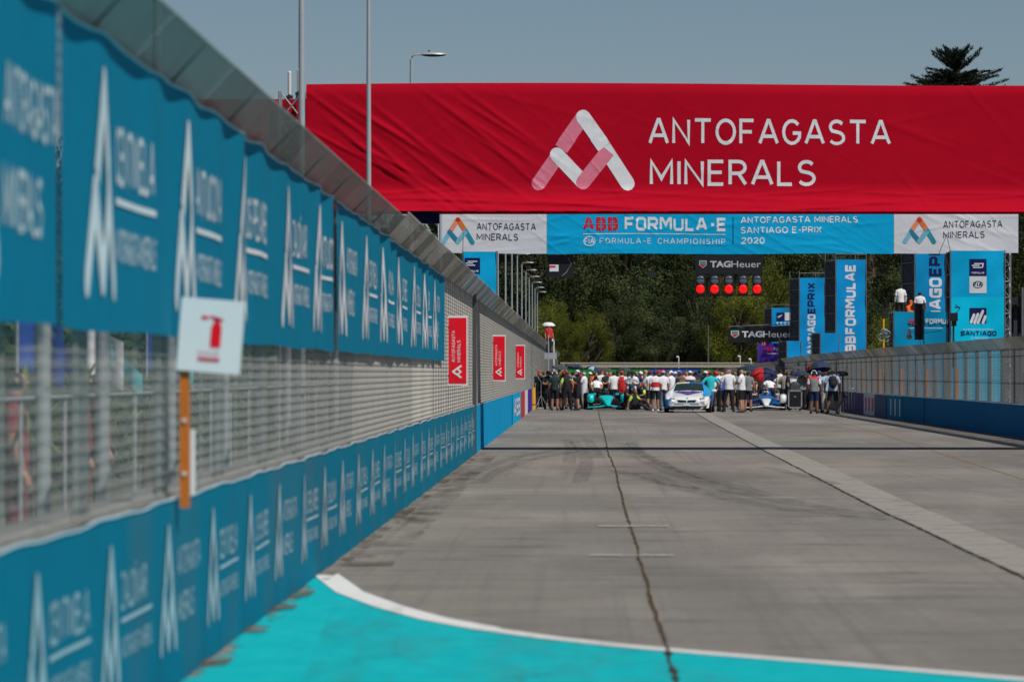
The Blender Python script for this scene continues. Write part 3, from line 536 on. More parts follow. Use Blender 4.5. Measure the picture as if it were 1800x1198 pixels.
for x0 in (775, 1586):
    p = Print(); p.emblem(bx(x0), bz(430 if x0 < 800 else 428), bx(x0 + 60) - bx(x0), bz(382) - bz(430), (0, 1, 2, 3, 4, 5), lift=.012); p.disc(bx(x0 + 30), bz(386.5), .11, 6, lift=.017); p.build('emblem', M_e, whf, gb, .12, .12)
    dy = 0 if x0 < 800 else -4; xt = x0 + 63 if x0 < 800 else x0 + 72
    p = Print(); p.put(plain2d('ANTOFAGASTA'), bx(xt), bz(404 + dy), bx(xt + 104) - bx(xt), bz(391.5) - bz(404), lift=.012); p.build('lettering', M_letter, whf, gb, .12, .12); p = Print(); p.put(plain2d('MINERALS'), bx(xt), bz(422 + dy), bx(xt + 73) - bx(xt), bz(410) - bz(422), lift=.012); p.build('lettering', M_letter, whf, gb, .12, .12)
p = Print()
p.put(stroke2d('ABB', .27), bx(1025), bz(406), bx(1087) - bx(1025), bz(382) - bz(406), 1, lift=.012)
for xx in (1035, 1056, 1076): p.rect(bx(xx), bz(407), .02, bz(381) - bz(407), 2, lift=.019)
p.rect(bx(1024), bz(394.5), bx(1088) - bx(1024), .018, 2, lift=.020)
p.put(stroke2d('FORMULA-E', .22), bx(1098), bz(406), bx(1275) - bx(1098), bz(382) - bz(406), lift=.012); p.rect(bx(1025), bz(412), bx(1275) - bx(1025), .03, lift=.012)
p.ring(bx(1036), bz(424), .27, .035, ry=.22, lift=.012); p.put(plain2d('FIA', .2), bx(1027), bz(429), bx(1045) - bx(1027), bz(419) - bz(429), lift=.014)
p.put(plain2d('FORMULA-E', .13, .34), bx(1054), bz(429), bx(1144) - bx(1054), bz(419) - bz(429), lift=.012); p.put(plain2d('CHAMPIONSHIP', .13, .34), bx(1156), bz(429), bx(1275) - bx(1156), bz(419) - bz(429), lift=.012)
p.rect(bx(1288), bz(428), .03, bz(381) - bz(428), 3, lift=.012)
for s_, x1, yb in (('ANTOFAGASTA MINERALS', 1508, 392), ('SANTIAGO E-PRIX', 1444, 410), ('2020', 1344, 428)): p.put(plain2d(s_, .17), bx(1302), bz(yb), bx(x1) - bx(1302), bz(yb - 11.5) - bz(yb), lift=.012)
p.build('lettering', [M_white, M_redp, M_sky, M_navy], whf, gb, .12, .12)
# hanging timing board and remote cameras
t = thing('timing_board', 'black box with small white label hanging below the gantry', 'board', P(985, 487, D2 + .4)); q = P(985, 468, D2 + .4); b = MB(); b.box(q, (1.15, .35, 1.0)); b.build('housing', M_black, t)
b = MB(); b.box(P(974, 471, D2 + .2), (.40, .01, .30)); b.build('label_plate', M_signw, t); b = MB(); b.tube([P(998, 452, D2 + .2), P(1004, 463, D2 + .2), P(996, 478, D2 + .2), P(988, 485, D2 + .2)], .015, 5); b.build('cable', M_grey, t); b = MB(); b.tube([P(970, 440, D2 + .4), P(970, 452, D2 + .4)], .03, 5); b.tube([P(1000, 440, D2 + .4), P(1000, 452, D2 + .4)], .03, 5); b.build('hanger', M_steel, t)
b = MB(); b.box(P(971, 468, D2 + .18), (.30, .006, .07)); b.build('red_stripe', M_redsign, t)
t = thing('remote_camera', 'black remote camera rig hanging from the middle of the gantry', 'camera', P(1145, 480, D2 + .5)); b = MB(); b.tube([P(1140, 446, D2 + .5), P(1142, 460, D2 + .5), P(1156, 465, D2 + .5), P(1152, 478, D2 + .5), P(1146, 481, D2 + .5)], .05, 6); b.build('arm', M_dark, t); b = MB(); b.box(P(1145, 482, D2 + .4), (.34, .4, .2)); b.ell(P(1138, 483, D2 + .3), .1); b.build('camera_head', M_dark, t); b = MB(); b.box(P(1124, 458, D2 + .5), (.3, .2, .2)); b.build('junction_box', M_dark, t)
# start lights
t = thing('start_lights', 'black start light panel with five red lamps lit below the gantry', 'traffic light', P(1281, 518, D2 - .1)); b = MB(); q = P(1281.5, 465, D2 - .1); b.box(q, (bx(1341) - bx(1223), .12, bz(449) - bz(482))); b.build('name_board', M_black, t)
fl = lambda u, v, l=0: (u, D2 - .17 - l, v)
def tag_logo(p, x0, x1, yb, yt, zf, xf, sh0, sh1):
    u0, u1, v0, v1 = xf(sh0), xf(sh1), zf(yb), zf(yt); wd, ht = u1 - u0, v1 - v0
    p.poly([(u0, v0 + ht * .35), (u0 + wd * .5, v0 - ht * .1), (u1, v0 + ht * .35), (u1, v1), (u0, v1)], 0); p.poly([(u0 + wd * .08, v0 + ht * .5), (u1 - wd * .08, v0 + ht * .5), (u1 - wd * .08, v1 - ht * .08), (u0 + wd * .08, v1 - ht * .08)], 1, .004)
    p.poly([(u0 + wd * .08, v0 + ht * .38), (u0 + wd * .5, v0), (u1 - wd * .08, v0 + ht * .38), (u1 - wd * .08, v0 + ht * .46), (u0 + wd * .08, v0 + ht * .46)], 2, .004)
    xm = x0 + (x1 - x0) * .41; p.put(text2d('TAG', .035), xf(x0), zf(yb), xf(xm) - xf(x0), ht * .95); p.put(text2d('Heuer', .0), xf(xm + 1), zf(yb), xf(x1) - xf(xm + 1), ht * .95)
p = Print(); tag_logo(p, 1248, 1337, 470, 458, bz, bx, 1229, 1242); p.build('lettering', [mat('pale_grey_print', (.5, .5, .52)), mat('shield_green', (.05, .25, .22)), M_redp], fl, t)
M_lit = mat('red_light', (1, .003, .003), emit=1.0, var=.02); M_unlit = mat('unlit_lens', (.10, .13, .16), rough=.25)
for i in range(5):
    xc = 1231 + 25 * i; b = MB(); q = P(xc, 500, D2 - .1); b.box(q, (.44, .12, bz(483) - bz(519))); b.build('lamp_unit', M_black, t)
    for yy, mm, nm in ((492.5, M_unlit, 'unlit_lamp'), (508, M_lit, 'lit_lamp')):
        c = P(xc, yy, D2 - .17); b = MB(); b.ell((c.x, c.y, c.z), (.19, .05, .19), 20, 10); b.build(nm, mm, t)
        b = MB(); b.tube([(c.x - .21, c.y - .02, c.z + .03), (c.x - .15, c.y - .09, c.z + .17), (c.x, c.y - .12, c.z + .225), (c.x + .15, c.y - .09, c.z + .17), (c.x + .21, c.y - .02, c.z + .03)], .018, 5); b.build('visor', M_black, t)
b = MB(); b.bb(bx(1224), bx(1341), D2 - .12, D2 - .04, bz(520), bz(517.5)); b.bb(bx(1224), bx(1341), D2 - .12, D2 - .04, bz(484), bz(481.5)); [b.bb(bx(1224 + q), bx(1226 + q), D2 + .1, D2 + .2, bz(455), bz(440)) for q in (10, 100)]; b.build('frame', M_black, t)

# ------------------------------------------------------------------ banner towers
def tower(label, x0, x1, ytop, d, depth, rz_, front, side, ybot=None, extra=None, posts=True):
    """scaffold tower dressed with cloth; front width fits columns x0..x1 at distance d"""
    sc = d / F; wd = (x1 - x0) * sc / math.cos(rz_); h = CH + (655 - ytop) * sc; t = thing('banner_tower', label, 'tower', ((x0 - VX) * sc, d, 0), -rz_ * 0 + rz_)
    b = MB(); rr = random.Random(int(x0)); ph = rr.uniform(0, 6)
    def ff(u, v, l=0): return (u, -.03 * math.sin(u * 2.1 + v * 1.3 + ph) - .02 * math.sin(v * 4 - u * 3) - l, v)
    b.grid(lambda u, v: ff(wd * u, h * v), 14, 30); b.build('front_banner', front, t, local=True)
    b = MB(); b.grid(lambda u, v: (0, depth * (1 - u), h * v * .99), 3, 12, sm=False); b.grid(lambda u, v: (wd, depth * u, h * v * .99), 3, 12, sm=False); b.build('side_banner', side, t, local=True)
    b = MB()
    for px in (-.04, wd + .04):
        for py in (0, depth): b.tube([(px, py, 0), (px, py, h + (.45 if posts else .02))], .028, 6)
    k = 1.0
    while k < h: b.tube([(-.04, depth, k), (wd + .04, depth, k)], .02, 4); b.tube([(-.04, 0, k), (-.04, depth, k + .9)], .018, 4); b.tube([(-.05, 0, k), (-.05, depth, k)], .02, 4); k += 1.0
    if posts: b.tube([(-.04, 0, h + .3), (wd + .04, 0, h + .3)], .02, 4); b.tube([(wd * .75, 0, h), (wd * .75, 0, h + .45)], .02, 4)
    b.build('scaffold_frame', M_steel, t, local=True); b = MB(); b.bb(0, wd, .05, depth, h - .05, h); b.build('top_deck', M_steel, t, local=True)
    return t, ff, wd, h, sc
M_side = mat('dark_mesh_side', (.035, .04, .055), rough=.9, var=.3, scale=2)
def U(x, x0, sc): return (x - x0) * sc
def Z(y, sc): return CH + (655 - y) * sc
t, ff, wd, h, sc = tower('cyan tower with dark blue square logos at the right end of the gantry', 1672, 1765, 440.5, 206, 2.2, R(0), M_sky, M_navy, posts=False)
b = MB(); b.grid(lambda u, v: tuple(Vector(ff(wd * u, Z(522, sc) * v)) + Vector((0, -.02, 0))), 14, 12); b.build('lower_banner', M_cyan, t, local=True)
p = Print(); p.rect(U(1704, 1672, sc), Z(485, sc), 30 * sc, 30 * sc, 1, .012); p.rect(U(1704, 1672, sc), Z(515, sc), 30 * sc, 29.5 * sc, 0, .012); p.rect(U(1704, 1672, sc), Z(568, sc), 30 * sc, 27 * sc, 1, .03)
u0, v0 = U(1709, 1672, sc), Z(474, sc)
for du, dv, ln in ((.05, .10, .34), (.0, .19, .30), (.10, .27, .38)): p.cap((u0 + du, v0 + dv), (u0 + du + ln, v0 + dv), .022, 0, .018)
p.cap((u0 + .44, v0 + .10), (u0 + .48, v0 + .26), .022, 0, .02)
p.put(stroke2d('FORMULAE'), U(1708, 1672, sc), Z(481, sc), 22 * sc, 3 * sc, 0, lift=.018)
p.ring(U(1719, 1672, sc), Z(500, sc), 8.8 * sc, .03, 1, ry=6.2 * sc, lift=.018); p.put(plain2d('FIA', .2), U(1711.5, 1672, sc), Z(503.5, sc), 15 * sc, 7.5 * sc, 1, lift=.02)
for a, c in (((1707, 566), (1712, 553)), ((1713, 567), (1719, 552)), ((1719, 567), (1727, 548)), ((1728, 567), (1732, 556))): p.cap((U(a[0], 1672, sc), Z(a[1], sc)), (U(c[0], 1672, sc), Z(c[1], sc)), .06, 0, .036)
p.disc(U(1727.5, 1672, sc), Z(546.5, sc), .055, 0, .038)
p.put(stroke2d('SANTIAGO', .24), U(1688.5, 1672, sc), Z(590, sc), 63 * sc, 8.5 * sc, 1, lift=.03)
p.put(plain2d('ANTOFAGASTA MINERALS'), U(1692, 1672, sc), Z(580, sc), 54 * sc, 2.6 * sc, 0, lift=.03); p.put(plain2d('E-PRIX 2020'), U(1707, 1672, sc), Z(595, sc), 30 * sc, 2.4 * sc, 0, lift=.03)
p.build('lettering', [M_white, M_navy], ff, t, .12, .12, local=True)
t, ff, wd, h, sc = tower('cyan tower half hidden behind the left fence under the gantry', 815, 872, 442, 206, 1.2, R(0), M_sky, M_sky, posts=False)
p = Print(); p.rect(U(813, 815, sc) + .1, Z(481, sc), 27 * sc, 28 * sc, 1, .012)
for du, dv, ln in ((.05, .10, .34), (.0, .19, .30), (.10, .27, .38)): p.cap((.1 + du, Z(470, sc) + dv), (.1 + du + ln, Z(470, sc) + dv), .022, 0, .018)
p.put(stroke2d('FORMULAE'), .15, Z(478, sc), 20 * sc, 3.5 * sc, 0, lift=.018); p.build('lettering', [M_white, M_navy], ff, t, .12, .12, local=True)
def vtext(t, ff, parts, x0, sc):
    p = Print()
    for s_, xa, xb, ya, yb, mi in parts: p.put(stroke2d(s_, .25), U(xa, x0, sc), Z(ya, sc), (xb - xa) * sc, (ya - yb) * sc, mi, rot=True, lift=.012)
    p.build('lettering', [M_whiteb, M_navy], ff, t, .3, .3, local=True)
M_tb = cloth('mid_blue_tower_cloth', (.006, .27, .62)); M_tb2 = cloth('blue_tower_cloth', (.006, .24, .52))
t, ff, wd, h, sc = tower('blue tower reading SANTIAGO in white behind the platform', 1609, 1662, 436, 226, 2.4, R(11), M_tb2, M_side); vtext(t, ff, (('EPRIX', 1634, 1657, 485, 405, 1), ('SANTIAGO', 1634, 1657, 628, 488, 0)), 1609, sc)
t, ff, wd, h, sc = tower('tall blue tower with FORMULAE in white running up it', 1470, 1522, 456, 262, 2.6, R(10), M_tb, M_side); vtext(t, ff, (('FORMULAE', 1486, 1505, 587, 466, 0), ('ABB', 1486, 1505, 634, 590, 0)), 1470, sc)
t, ff, wd, h, sc = tower('blue tower with SANTIAGOEPRIX running up it left of the taller one', 1406, 1450, 488, 300, 2.8, R(10), M_tb, M_side); vtext(t, ff, (('EPRIX', 1419.5, 1434, 551, 497, 1), ('SANTIAGO', 1419.5, 1434, 634, 552, 0)), 1406, sc)
t, ff, wd, h, sc = tower('small far blue tower with two square logos above the black sign', 1357, 1396, 541, 432, 3.0, R(10), M_tb, M_side)
p = Print(); p.rect(U(1365, 1357, sc), Z(563, sc), 15 * sc, 14 * sc, 1, .05); p.rect(U(1380, 1357, sc), Z(563, sc), 15 * sc, 14 * sc, 0, .05); p.cap((U(1368, 1357, sc), Z(557, sc)), (U(1377, 1357, sc), Z(553, sc)), .06, 0, .06); p.put(plain2d('FIA', .2), U(1383, 1357, sc), Z(558, sc), 9 * sc, 5 * sc, 1, lift=.06); [p.rect(U(q, 1357, sc), Z(571, sc), 3 * sc, 5 * sc, 0, .05) for q in (1365, 1372, 1379, 1386)]; p.build('lettering', [M_white, M_navy], ff, t, local=True)
tower('low blue cloth box at the foot of the FORMULAE tower', 1443, 1474, 585, 250, 2.2, R(10), M_tb, M_side, posts=False)
tower('low blue cloth box at the foot of the SANTIAGOEPRIX tower', 1384, 1408, 599, 295, 2.4, R(10), M_tb, M_side, posts=False)
t, ff, wd, h, sc = tower('purple cloth cart with red and white lettering by the far fence', 1333, 1376, 603, 425, 2.5, R(0), M_purple, M_purple, posts=False)
p = Print(); p.put(stroke2d('ABB', .27), U(1344, 1333, sc), Z(616, sc), 13 * sc, 5.5 * sc, 0, lift=.06); p.put(stroke2d('FOR', .24), U(1360, 1333, sc), Z(616, sc), 13 * sc, 5.5 * sc, 1, lift=.06); p.rect(U(1349, 1333, sc), Z(622, sc), 24 * sc, 1.5 * sc, 1, .06); p.build('lettering', [M_redsign, M_whiteb], ff, t, local=True)
# camera platform
t, ff, wd, h, sc = tower('cyan clad camera platform with two men on top', 1572, 1666, 547.5, 213, 2.6, R(0), cloth('teal_platform_cloth', (.005, .28, .52)), M_side, posts=False); PLZ = h
p = Print(); p.put(stroke2d('ABB', .27), U(1597, 1572, sc), Z(569, sc), 22 * sc, 9 * sc, 0, lift=.06); p.put(stroke2d('FORMULA', .24), U(1627, 1572, sc), Z(569, sc), 50 * sc, 9 * sc, 1, lift=.06); p.rect(U(1597, 1572, sc), Z(577, sc), 60 * sc, .03, 1, .06); p.build('lettering', [M_redp, M_whiteb], ff, t, local=True)
t = thing('camera_mast', 'tall black padded camera column in front of the platform', 'camera mast', P(1617, 640, 210)); b = MB(); b.tube([P(1615, 597, 210), P(1615, 533, 210)], .20, 12); b.build('column', M_black, t); b = MB(); b.tube([P(1609, 640, 210), P(1615, 590, 210), P(1625, 640, 210)], .03, 6); b.tube([P(1624, 640, 210), P(1624, 528, 210)], .03, 6); b.build('leg', M_steel, t)
t = thing('tv_camera', 'black television camera on a pedestal beside the cyan tower', 'camera', P(1676, 600, 205)); b = MB(); b.box(P(1676, 557, 205), (.34, .6, .36)); b.box(P(1677, 568, 205), (.2, .3, .25)); b.build('camera_body', M_black, t); b = MB(); b.tube([P(1680, 550, 205), P(1687, 543, 205), P(1680, 535, 205)], .025, 5); b.box(P(1683, 540, 205), (.25, .05, .06)); b.build('viewfinder', M_black, t); b = MB(); b.tube([P(1676, 645, 205), P(1676, 560, 205)], .05, 6); b.build('pedestal', M_dark, t)
t = thing('dome_camera', 'pale dome camera on a curved arm in front of the platform', 'camera', P(1598, 600, 209)); b = MB(); b.ell(P(1598, 585, 209), (.10, .10, .17), 12, 8); b.ell(P(1598, 592, 209), (.14, .14, .11), 12, 8, 1); b.build('dome', [mat('camera_pale', (.5, .5, .52)), M_grey], t); b = MB(); b.tube([P(1598, 580, 209), P(1599, 573, 209), P(1604, 570, 209), P(1610, 569, 209)], .02, 5); b.build('arm', M_grey, t)
t = thing('yellow_mast', 'yellow pole with coiled grey hoses and a small antenna', 'mast', P(1553, 645, 207)); b = MB(); b.tube([P(1553, 660, 207), P(1553, 560, 207)], .045, 8); b.build('pole', M_yellow, t); b = MB(); b.tube([P(1553, 560, 207), P(1553, 537, 207)], .03, 6); b.box(P(1556, 552, 207), (.2, .1, .2)); b.tube([P(1546, 535, 207), P(1553, 538, 207)], .02, 4); b.build('antenna_head', M_dark, t)
b = MB()
for q in range(7): cx, cy, r_ = 1553 + random.uniform(-4, 6), 589 + random.uniform(-8, 6), random.uniform(3, 7); b.tube([P(cx + r_ * math.cos(a), cy + r_ * math.sin(a), 206.8 + .05 * q) for a in [i * .6 for i in range(11)]], .03, 5)
b.build('hose_coil', mat('grey_green_hose', (.22, .30, .30)), t)
# right-hand far black sign
D3 = 330.
t = thing('overhead_sign', 'black sign with shield logo hung left of the blue towers', 'sign', P(1339, 600, D3)); b = MB(); b.add([P(1281, 577, D3), P(1405, 571, D3), P(1405, 600, D3), P(1281, 602, D3)] + [P(1281, 577, D3) + Vector((0, .15, 0)), P(1405, 571, D3) + Vector((0, .15, 0)), P(1405, 600, D3) + Vector((0, .15, 0)), P(1281, 602, D3) + Vector((0, .15, 0))], [(3, 2, 1, 0), (4, 5, 6, 7), (0, 1, 5, 4), (1, 2, 6, 5), (2, 3, 7, 6), (3, 0, 4, 7)]); b.build('board', M_black, t)
p = Print(); tag_logo(p, 1304, 1393, 592.5, 581, lambda y: CH + (655 - y) * D3 / F, lambda x: (x - VX) * D3 / F, 1285, 1299); p.build('lettering', [M_white, mat('shield_green', (.05, .25, .22)), M_redp], lambda u, v, l=0: (u, D3 - .03 - l, v), t)
b = MB(); b.tube([P(1401, 655, D3 + .3) * 1, P(1401, 570, D3 + .3)], .08, 6); b.tube([P(1281, 574, D3 + .3), P(1401, 568, D3 + .3)], .04, 5); b.build('support_pole', M_steel, t)
# dark stand at the right edge
t = thing('grandstand', 'dark covered stand at the right edge behind the fence', 'grandstand', P(1850, 655, 215)); b = MB()
for q in range(14): b.box(P(1771 + q * 14, 600, 214), (.16, .04, 3.6)); 
b.build('slat_screen', M_side, t); b = MB(); b.bb(P(1768, 0, 215).x, P(2100, 0, 215).x, 214.3, 222, 0, 4.7); b.build('stand_body', mat('stand_navy', (.012, .02, .045)), t); b = MB(); b.add([P(1766, 527, 213.6), P(1830, 510, 213.6), P(2100, 505, 213.6), P(2100, 520, 213.6), P(1766, 536, 213.6), P(1766, 527, 223), P(1830, 510, 223), P(2100, 505, 223)], [(0, 4, 3, 2, 1), (0, 1, 6, 5), (1, 2, 7, 6)]); b.build('roof', M_dark, t)
b = MB(); b.tube([P(1797, 655, 213.5), P(1797, 505, 213.5)], .07, 6); b.build('roof_post', M_steel, t)

# ------------------------------------------------------------------ far end barrier
FD = 470.
t = thing('end_barrier', 'far barrier with green and blue panels and pale rails behind the crowd', 'barrier', (0, FD, 0))
for (a, c, m) in ((985, 1142, mat('green_panel', (.01, .22, .05))), (1142.3, 1230, mat('royal_blue_panel', (.012, .09, .45))), (1230.3, 1253, mat('green_panel', (0, 0, 0))), (1253.3, 1380, mat('dull_green_panel', (.04, .06, .06)))):
    b = MB(); b.bb(P(a, 0, FD).x, P(c, 0, FD).x, FD - .1, FD, 0, CH + (655 - 647) * FD / F); b.build('advert_panel', m, t)
for (yy, hh) in ((645.5, .16), (642.5, .10), (639, .13)): b = MB(); b.bb(P(985, 0, FD).x, P(1345, 0, FD).x, FD - .22, FD - .12, CH + (655 - yy) * FD / F, CH + (655 - yy) * FD / F + hh); b.build('rail', mat('pale_rail', (.42, .39, .32)), t)
for q in range(14): b = MB(); x = 990 + q * 27; b.bb(P(x, 0, FD).x, P(x, 0, FD).x + .12, FD - .12, FD, 0, 2.75); b.build('rail_post', M_steel, t)

# ------------------------------------------------------------------ people
BONES = [('pelvis', 'waist', 4), ('waist', 'chest', 2), ('chest', 'neck', 1), ('neck', 'head', 0), ('head', 'crown', 7),
         ('chest', 'shL', 1), ('shL', 'elL', 3), ('elL', 'wrL', 8), ('chest', 'shR', 1), ('shR', 'elR', 3), ('elR', 'wrR', 8),
         ('pelvis', 'hpL', 4), ('hpL', 'knL', 4), ('knL', 'anL', 5), ('anL', 'toL', 6), ('pelvis', 'hpR', 4), ('hpR', 'knR', 4), ('knR', 'anR', 5), ('anR', 'toR', 6)]
RAD = dict(pelvis=.155, waist=.150, chest=.160, neck=.060, head=.094, crown=.086, shL=.088, shR=.088, elL=.056, elR=.056, wrL=.032, wrR=.032, hpL=.118, hpR=.118, knL=.078, knR=.078, anL=.046, anR=.046, toL=.036, toR=.036)
BASE = dict(pelvis=(0, 0, .95), waist=(0, 0, 1.12), chest=(0, .01, 1.34), neck=(0, 0, 1.50), head=(0, -.015, 1.61), crown=(0, 0, 1.69),
            shL=(.185, 0, 1.41), elL=(.245, .03, 1.14), wrL=(.255, -.06, .89), shR=(-.185, 0, 1.41), elR=(-.245, .03, 1.14), wrR=(-.255, -.06, .89),
            hpL=(.09, 0, .89), knL=(.105, -.02, .50), anL=(.12, .03, .09), toL=(.14, -.15, .035), hpR=(-.09, 0, .89), knR=(-.105, -.02, .50), anR=(-.12, .03, .09), toR=(-.14, -.15, .035))
def pose(**k): q = dict(BASE); q.update(k); return q
def shift_up(q, dy, dz, tilt=0):
    o = dict(q)
    for n in ('chest', 'neck', 'head', 'crown', 'shL', 'shR', 'elL', 'elR', 'wrL', 'wrR', 'waist'):
        v = Vector(o[n]) - Vector((0, 0, .95)); v = Matrix.Rotation(tilt, 3, 'X') @ v; o[n] = tuple(v + Vector((0, dy, .95 + dz)))
    return o
POSES = dict(
    stand=pose(), wide=pose(knL=(.15, -.02, .49), anL=(.21, .03, .09), toL=(.25, -.14, .035), knR=(-.13, 0, .49), anR=(-.18, .05, .09), toR=(-.22, -.12, .035), elL=(.30, .04, 1.15), wrL=(.30, -.08, .92)),
    cross=pose(elL=(.25, -.06, 1.15), wrL=(-.02, -.24, 1.20), elR=(-.25, -.06, 1.15), wrR=(.04, -.22, 1.14)),
    phone=pose(elL=(.26, -.06, 1.16), wrL=(.12, -.27, 1.30), knR=(-.12, -.08, .50), toR=(-.16, -.2, .035), anR=(-.13, -.03, .09)),
    raise_=pose(elL=(.30, -.15, 1.42), wrL=(.13, -.14, 1.66), elR=(-.30, -.15, 1.40), wrR=(-.12, -.15, 1.64)),
    hips=pose(elL=(.38, .08, 1.17), wrL=(.19, 0, 1.0), elR=(-.38, .08, 1.17), wrR=(-.19, 0, 1.0)),
    walk=pose(knL=(.09, -.17, .52), anL=(.10, -.22, .11), toL=(.11, -.38, .05), knR=(-.09, .05, .50), anR=(-.10, .27, .13), toR=(-.11, .15, .035), elL=(.24, .14, 1.16), wrL=(.25, .12, .90), elR=(-.24, -.04, 1.15), wrR=(-.24, -.20, .95)),
    lift=pose(elL=(.28, -.18, 1.30), wrL=(.22, -.22, 1.56)),
    bend=shift_up(pose(elL=(.27, .0, 1.12), wrL=(.20, -.02, .86), elR=(-.27, 0, 1.12), wrR=(-.20, -.02, .86)), -.02, 0, R(58)),
    crouch=dict(pelvis=(0, .12, .42), waist=(0, .06, .58), chest=(0, -.06, .78), neck=(0, -.13, .93), head=(0, -.17, 1.03), crown=(0, -.16, 1.11), shL=(.18, -.08, .85), elL=(.27, -.26, .66), wrL=(.16, -.48, .62), shR=(-.18, -.08, .85), elR=(-.27, -.26, .66), wrR=(-.16, -.48, .62),
                hpL=(.10, .08, .38), knL=(.20, -.36, .50), anL=(.17, -.02, .10), toL=(.20, -.20, .035), hpR=(-.10, .08, .38), knR=(-.20, -.30, .30), anR=(-.17, .14, .10), toR=(-.20, -.02, .035)),
    sit=dict(pelvis=(0, .2, .14), waist=(0, .24, .32), chest=(0, .22, .54), neck=(0, .16, .70), head=(0, .13, .81), crown=(0, .14, .89), shL=(.18, .2, .62), elL=(.28, .02, .46), wrL=(.20, -.18, .46), shR=(-.18, .2, .62), elR=(-.26, .3, .38), wrR=(-.30, .36, .12),
             hpL=(.10, .12, .13), knL=(.20, -.24, .46), anL=(.22, -.52, .09), toL=(.25, -.70, .06), hpR=(-.10, .12, .13), knR=(-.22, -.26, .30), anR=(-.10, -.56, .09), toR=(-.12, -.72, .10)))
def seg_dist(p, a, b):
    ab = b - a; t = max(0, min(1, (p - a).dot(ab) / ab.length_squared)); return (p - (a + ab * t)).length, t
def body_mesh(name, J):
    nm = list(BASE.keys()); ids = {n: i for i, n in enumerate(nm)}; me = bpy.data.meshes.new('sk')
    me.from_pydata([J[n] for n in nm], [(ids[a], ids[b]) for a, b, _ in BONES], []); o = bpy.data.objects.new('sk', me); COL.objects.link(o)
    md = o.modifiers.new('s', 'SKIN'); md.use_smooth_shade = True; md.branch_smoothing = .4
    for i, n in enumerate(nm):
        r = RAD[n]; sv = me.skin_vertices[0].data[i]; sv.radius = (r * (1.18 if n in ('pelvis', 'waist') else 1.08), r * (.95 if n in ('chest', 'waist') else 1.08)); sv.use_root = (n == 'pelvis')
    sb = o.modifiers.new('b', 'SUBSURF'); sb.levels = 1; bpy.context.view_layer.update()
    ev = bpy.data.meshes.new_from_object(o.evaluated_get(bpy.context.evaluated_depsgraph_get())); bpy.data.objects.remove(o); bpy.data.meshes.remove(me)
    b = MB(); b.v = [tuple(v.co) for v in ev.vertices]; JV = {k: Vector(v) for k, v in J.items()}
    fwd = (JV['head'] - JV['neck']).cross(Vector((1, 0, 0))).normalized()
    if fwd.y > 0: fwd = -fwd
    for pl in ev.polygons:
        c = pl.center; best = min(((lambda sd: ((sd[0] - (RAD[x] * (1 - sd[1]) + RAD[y] * sd[1]), sd[1]), m, x))(seg_dist(c, JV[x], JV[y])) for x, y, m in BONES), key=lambda q: q[0][0]); (dist, tt), m, bn = best; m0 = m
        if bn in ('head', 'neck'):
            rel = c - JV['head']; m = 7 if (rel.dot(fwd) < .03 and (c - JV['neck']).dot((JV['crown'] - JV['neck']).normalized()) > .06) or (c - JV['crown']).dot((JV['crown'] - JV['neck']).normalized()) > -.015 else 0
            if bn == 'neck' and tt < .18: m = 1
        if bn == 'chest' and m == 1 and 'neck' == 'x': pass
        if m == 3 and tt > .72: m = 8
        if m == 8 and tt > .9: m = 0
        if m == 4 and bn in ('hpL', 'hpR') and tt > .93: m = 5
        tax = (JV['waist'] - JV['pelvis']).normalized(); hgt_ = (c - JV['pelvis']).dot(tax)
        if m0 in (4, 2, 1) and bn in ('pelvis', 'waist', 'hpL', 'hpR', 'chest') and abs((c - JV['pelvis']).length) < .5: m = (1 if m0 == 1 else 2) if hgt_ > .0 else 4
        if bn in ('hpL', 'hpR') and tt > .1: m = 4 if tt <= .93 else 5
        b.f.append(tuple(pl.vertices)); b.m.append(m); b.smooth.append(True)
    bpy.data.meshes.remove(ev)
    for sd3 in ('L', 'R'):
        A_, T_ = JV['an' + sd3], JV['to' + sd3]; dv = (T_ - A_); dv.z = 0; dv = dv.normalized() if dv.length > .01 else Vector((0, -1, 0)); flat = A_.z < .2
        for q_, (off_, rx3, ry3, rz3) in enumerate(((-.01, .050, .060, .055), (.07, .052, .085, .048), (.15, .054, .075, .036))):
            cc_ = A_ + dv * off_; zz = (rz3 * .9 if flat else cc_.z); ang3 = math.atan2(dv.y, dv.x) - math.pi / 2; k0 = len(b.v); b.ell((0, 0, 0), (rx3, ry3, rz3), 10, 6, 6); Mz = Matrix.Rotation(ang3, 3, 'Z')
            for i_ in range(k0, len(b.v)): v_ = Mz @ Vector(b.v[i_]); b.v[i_] = (v_.x + cc_.x, v_.y + cc_.y, max(.004, v_.z + (rz3 * .75 if flat else A_.z)))
    # nose, ears, eyes, hands with fingers belong to the same body mesh
    H = JV['head']; upv = (JV['crown'] - JV['neck']).normalized(); sidev = fwd.cross(upv).normalized()
    b.ell(H + fwd * .088 + upv * .005, (.014, .020, .020), 6, 4, 0)
    for s in (-1, 1): b.ell(H + sidev * s * .082 + upv * .01, (.014, .02, .028), 6, 4, 0); b.ell(H + fwd * .074 + sidev * s * .032 + upv * .032, (.012, .010, .008), 6, 4, 9)
    b.ell(H + fwd * .076 - upv * .045, (.024, .010, .006), 6, 4, 10)
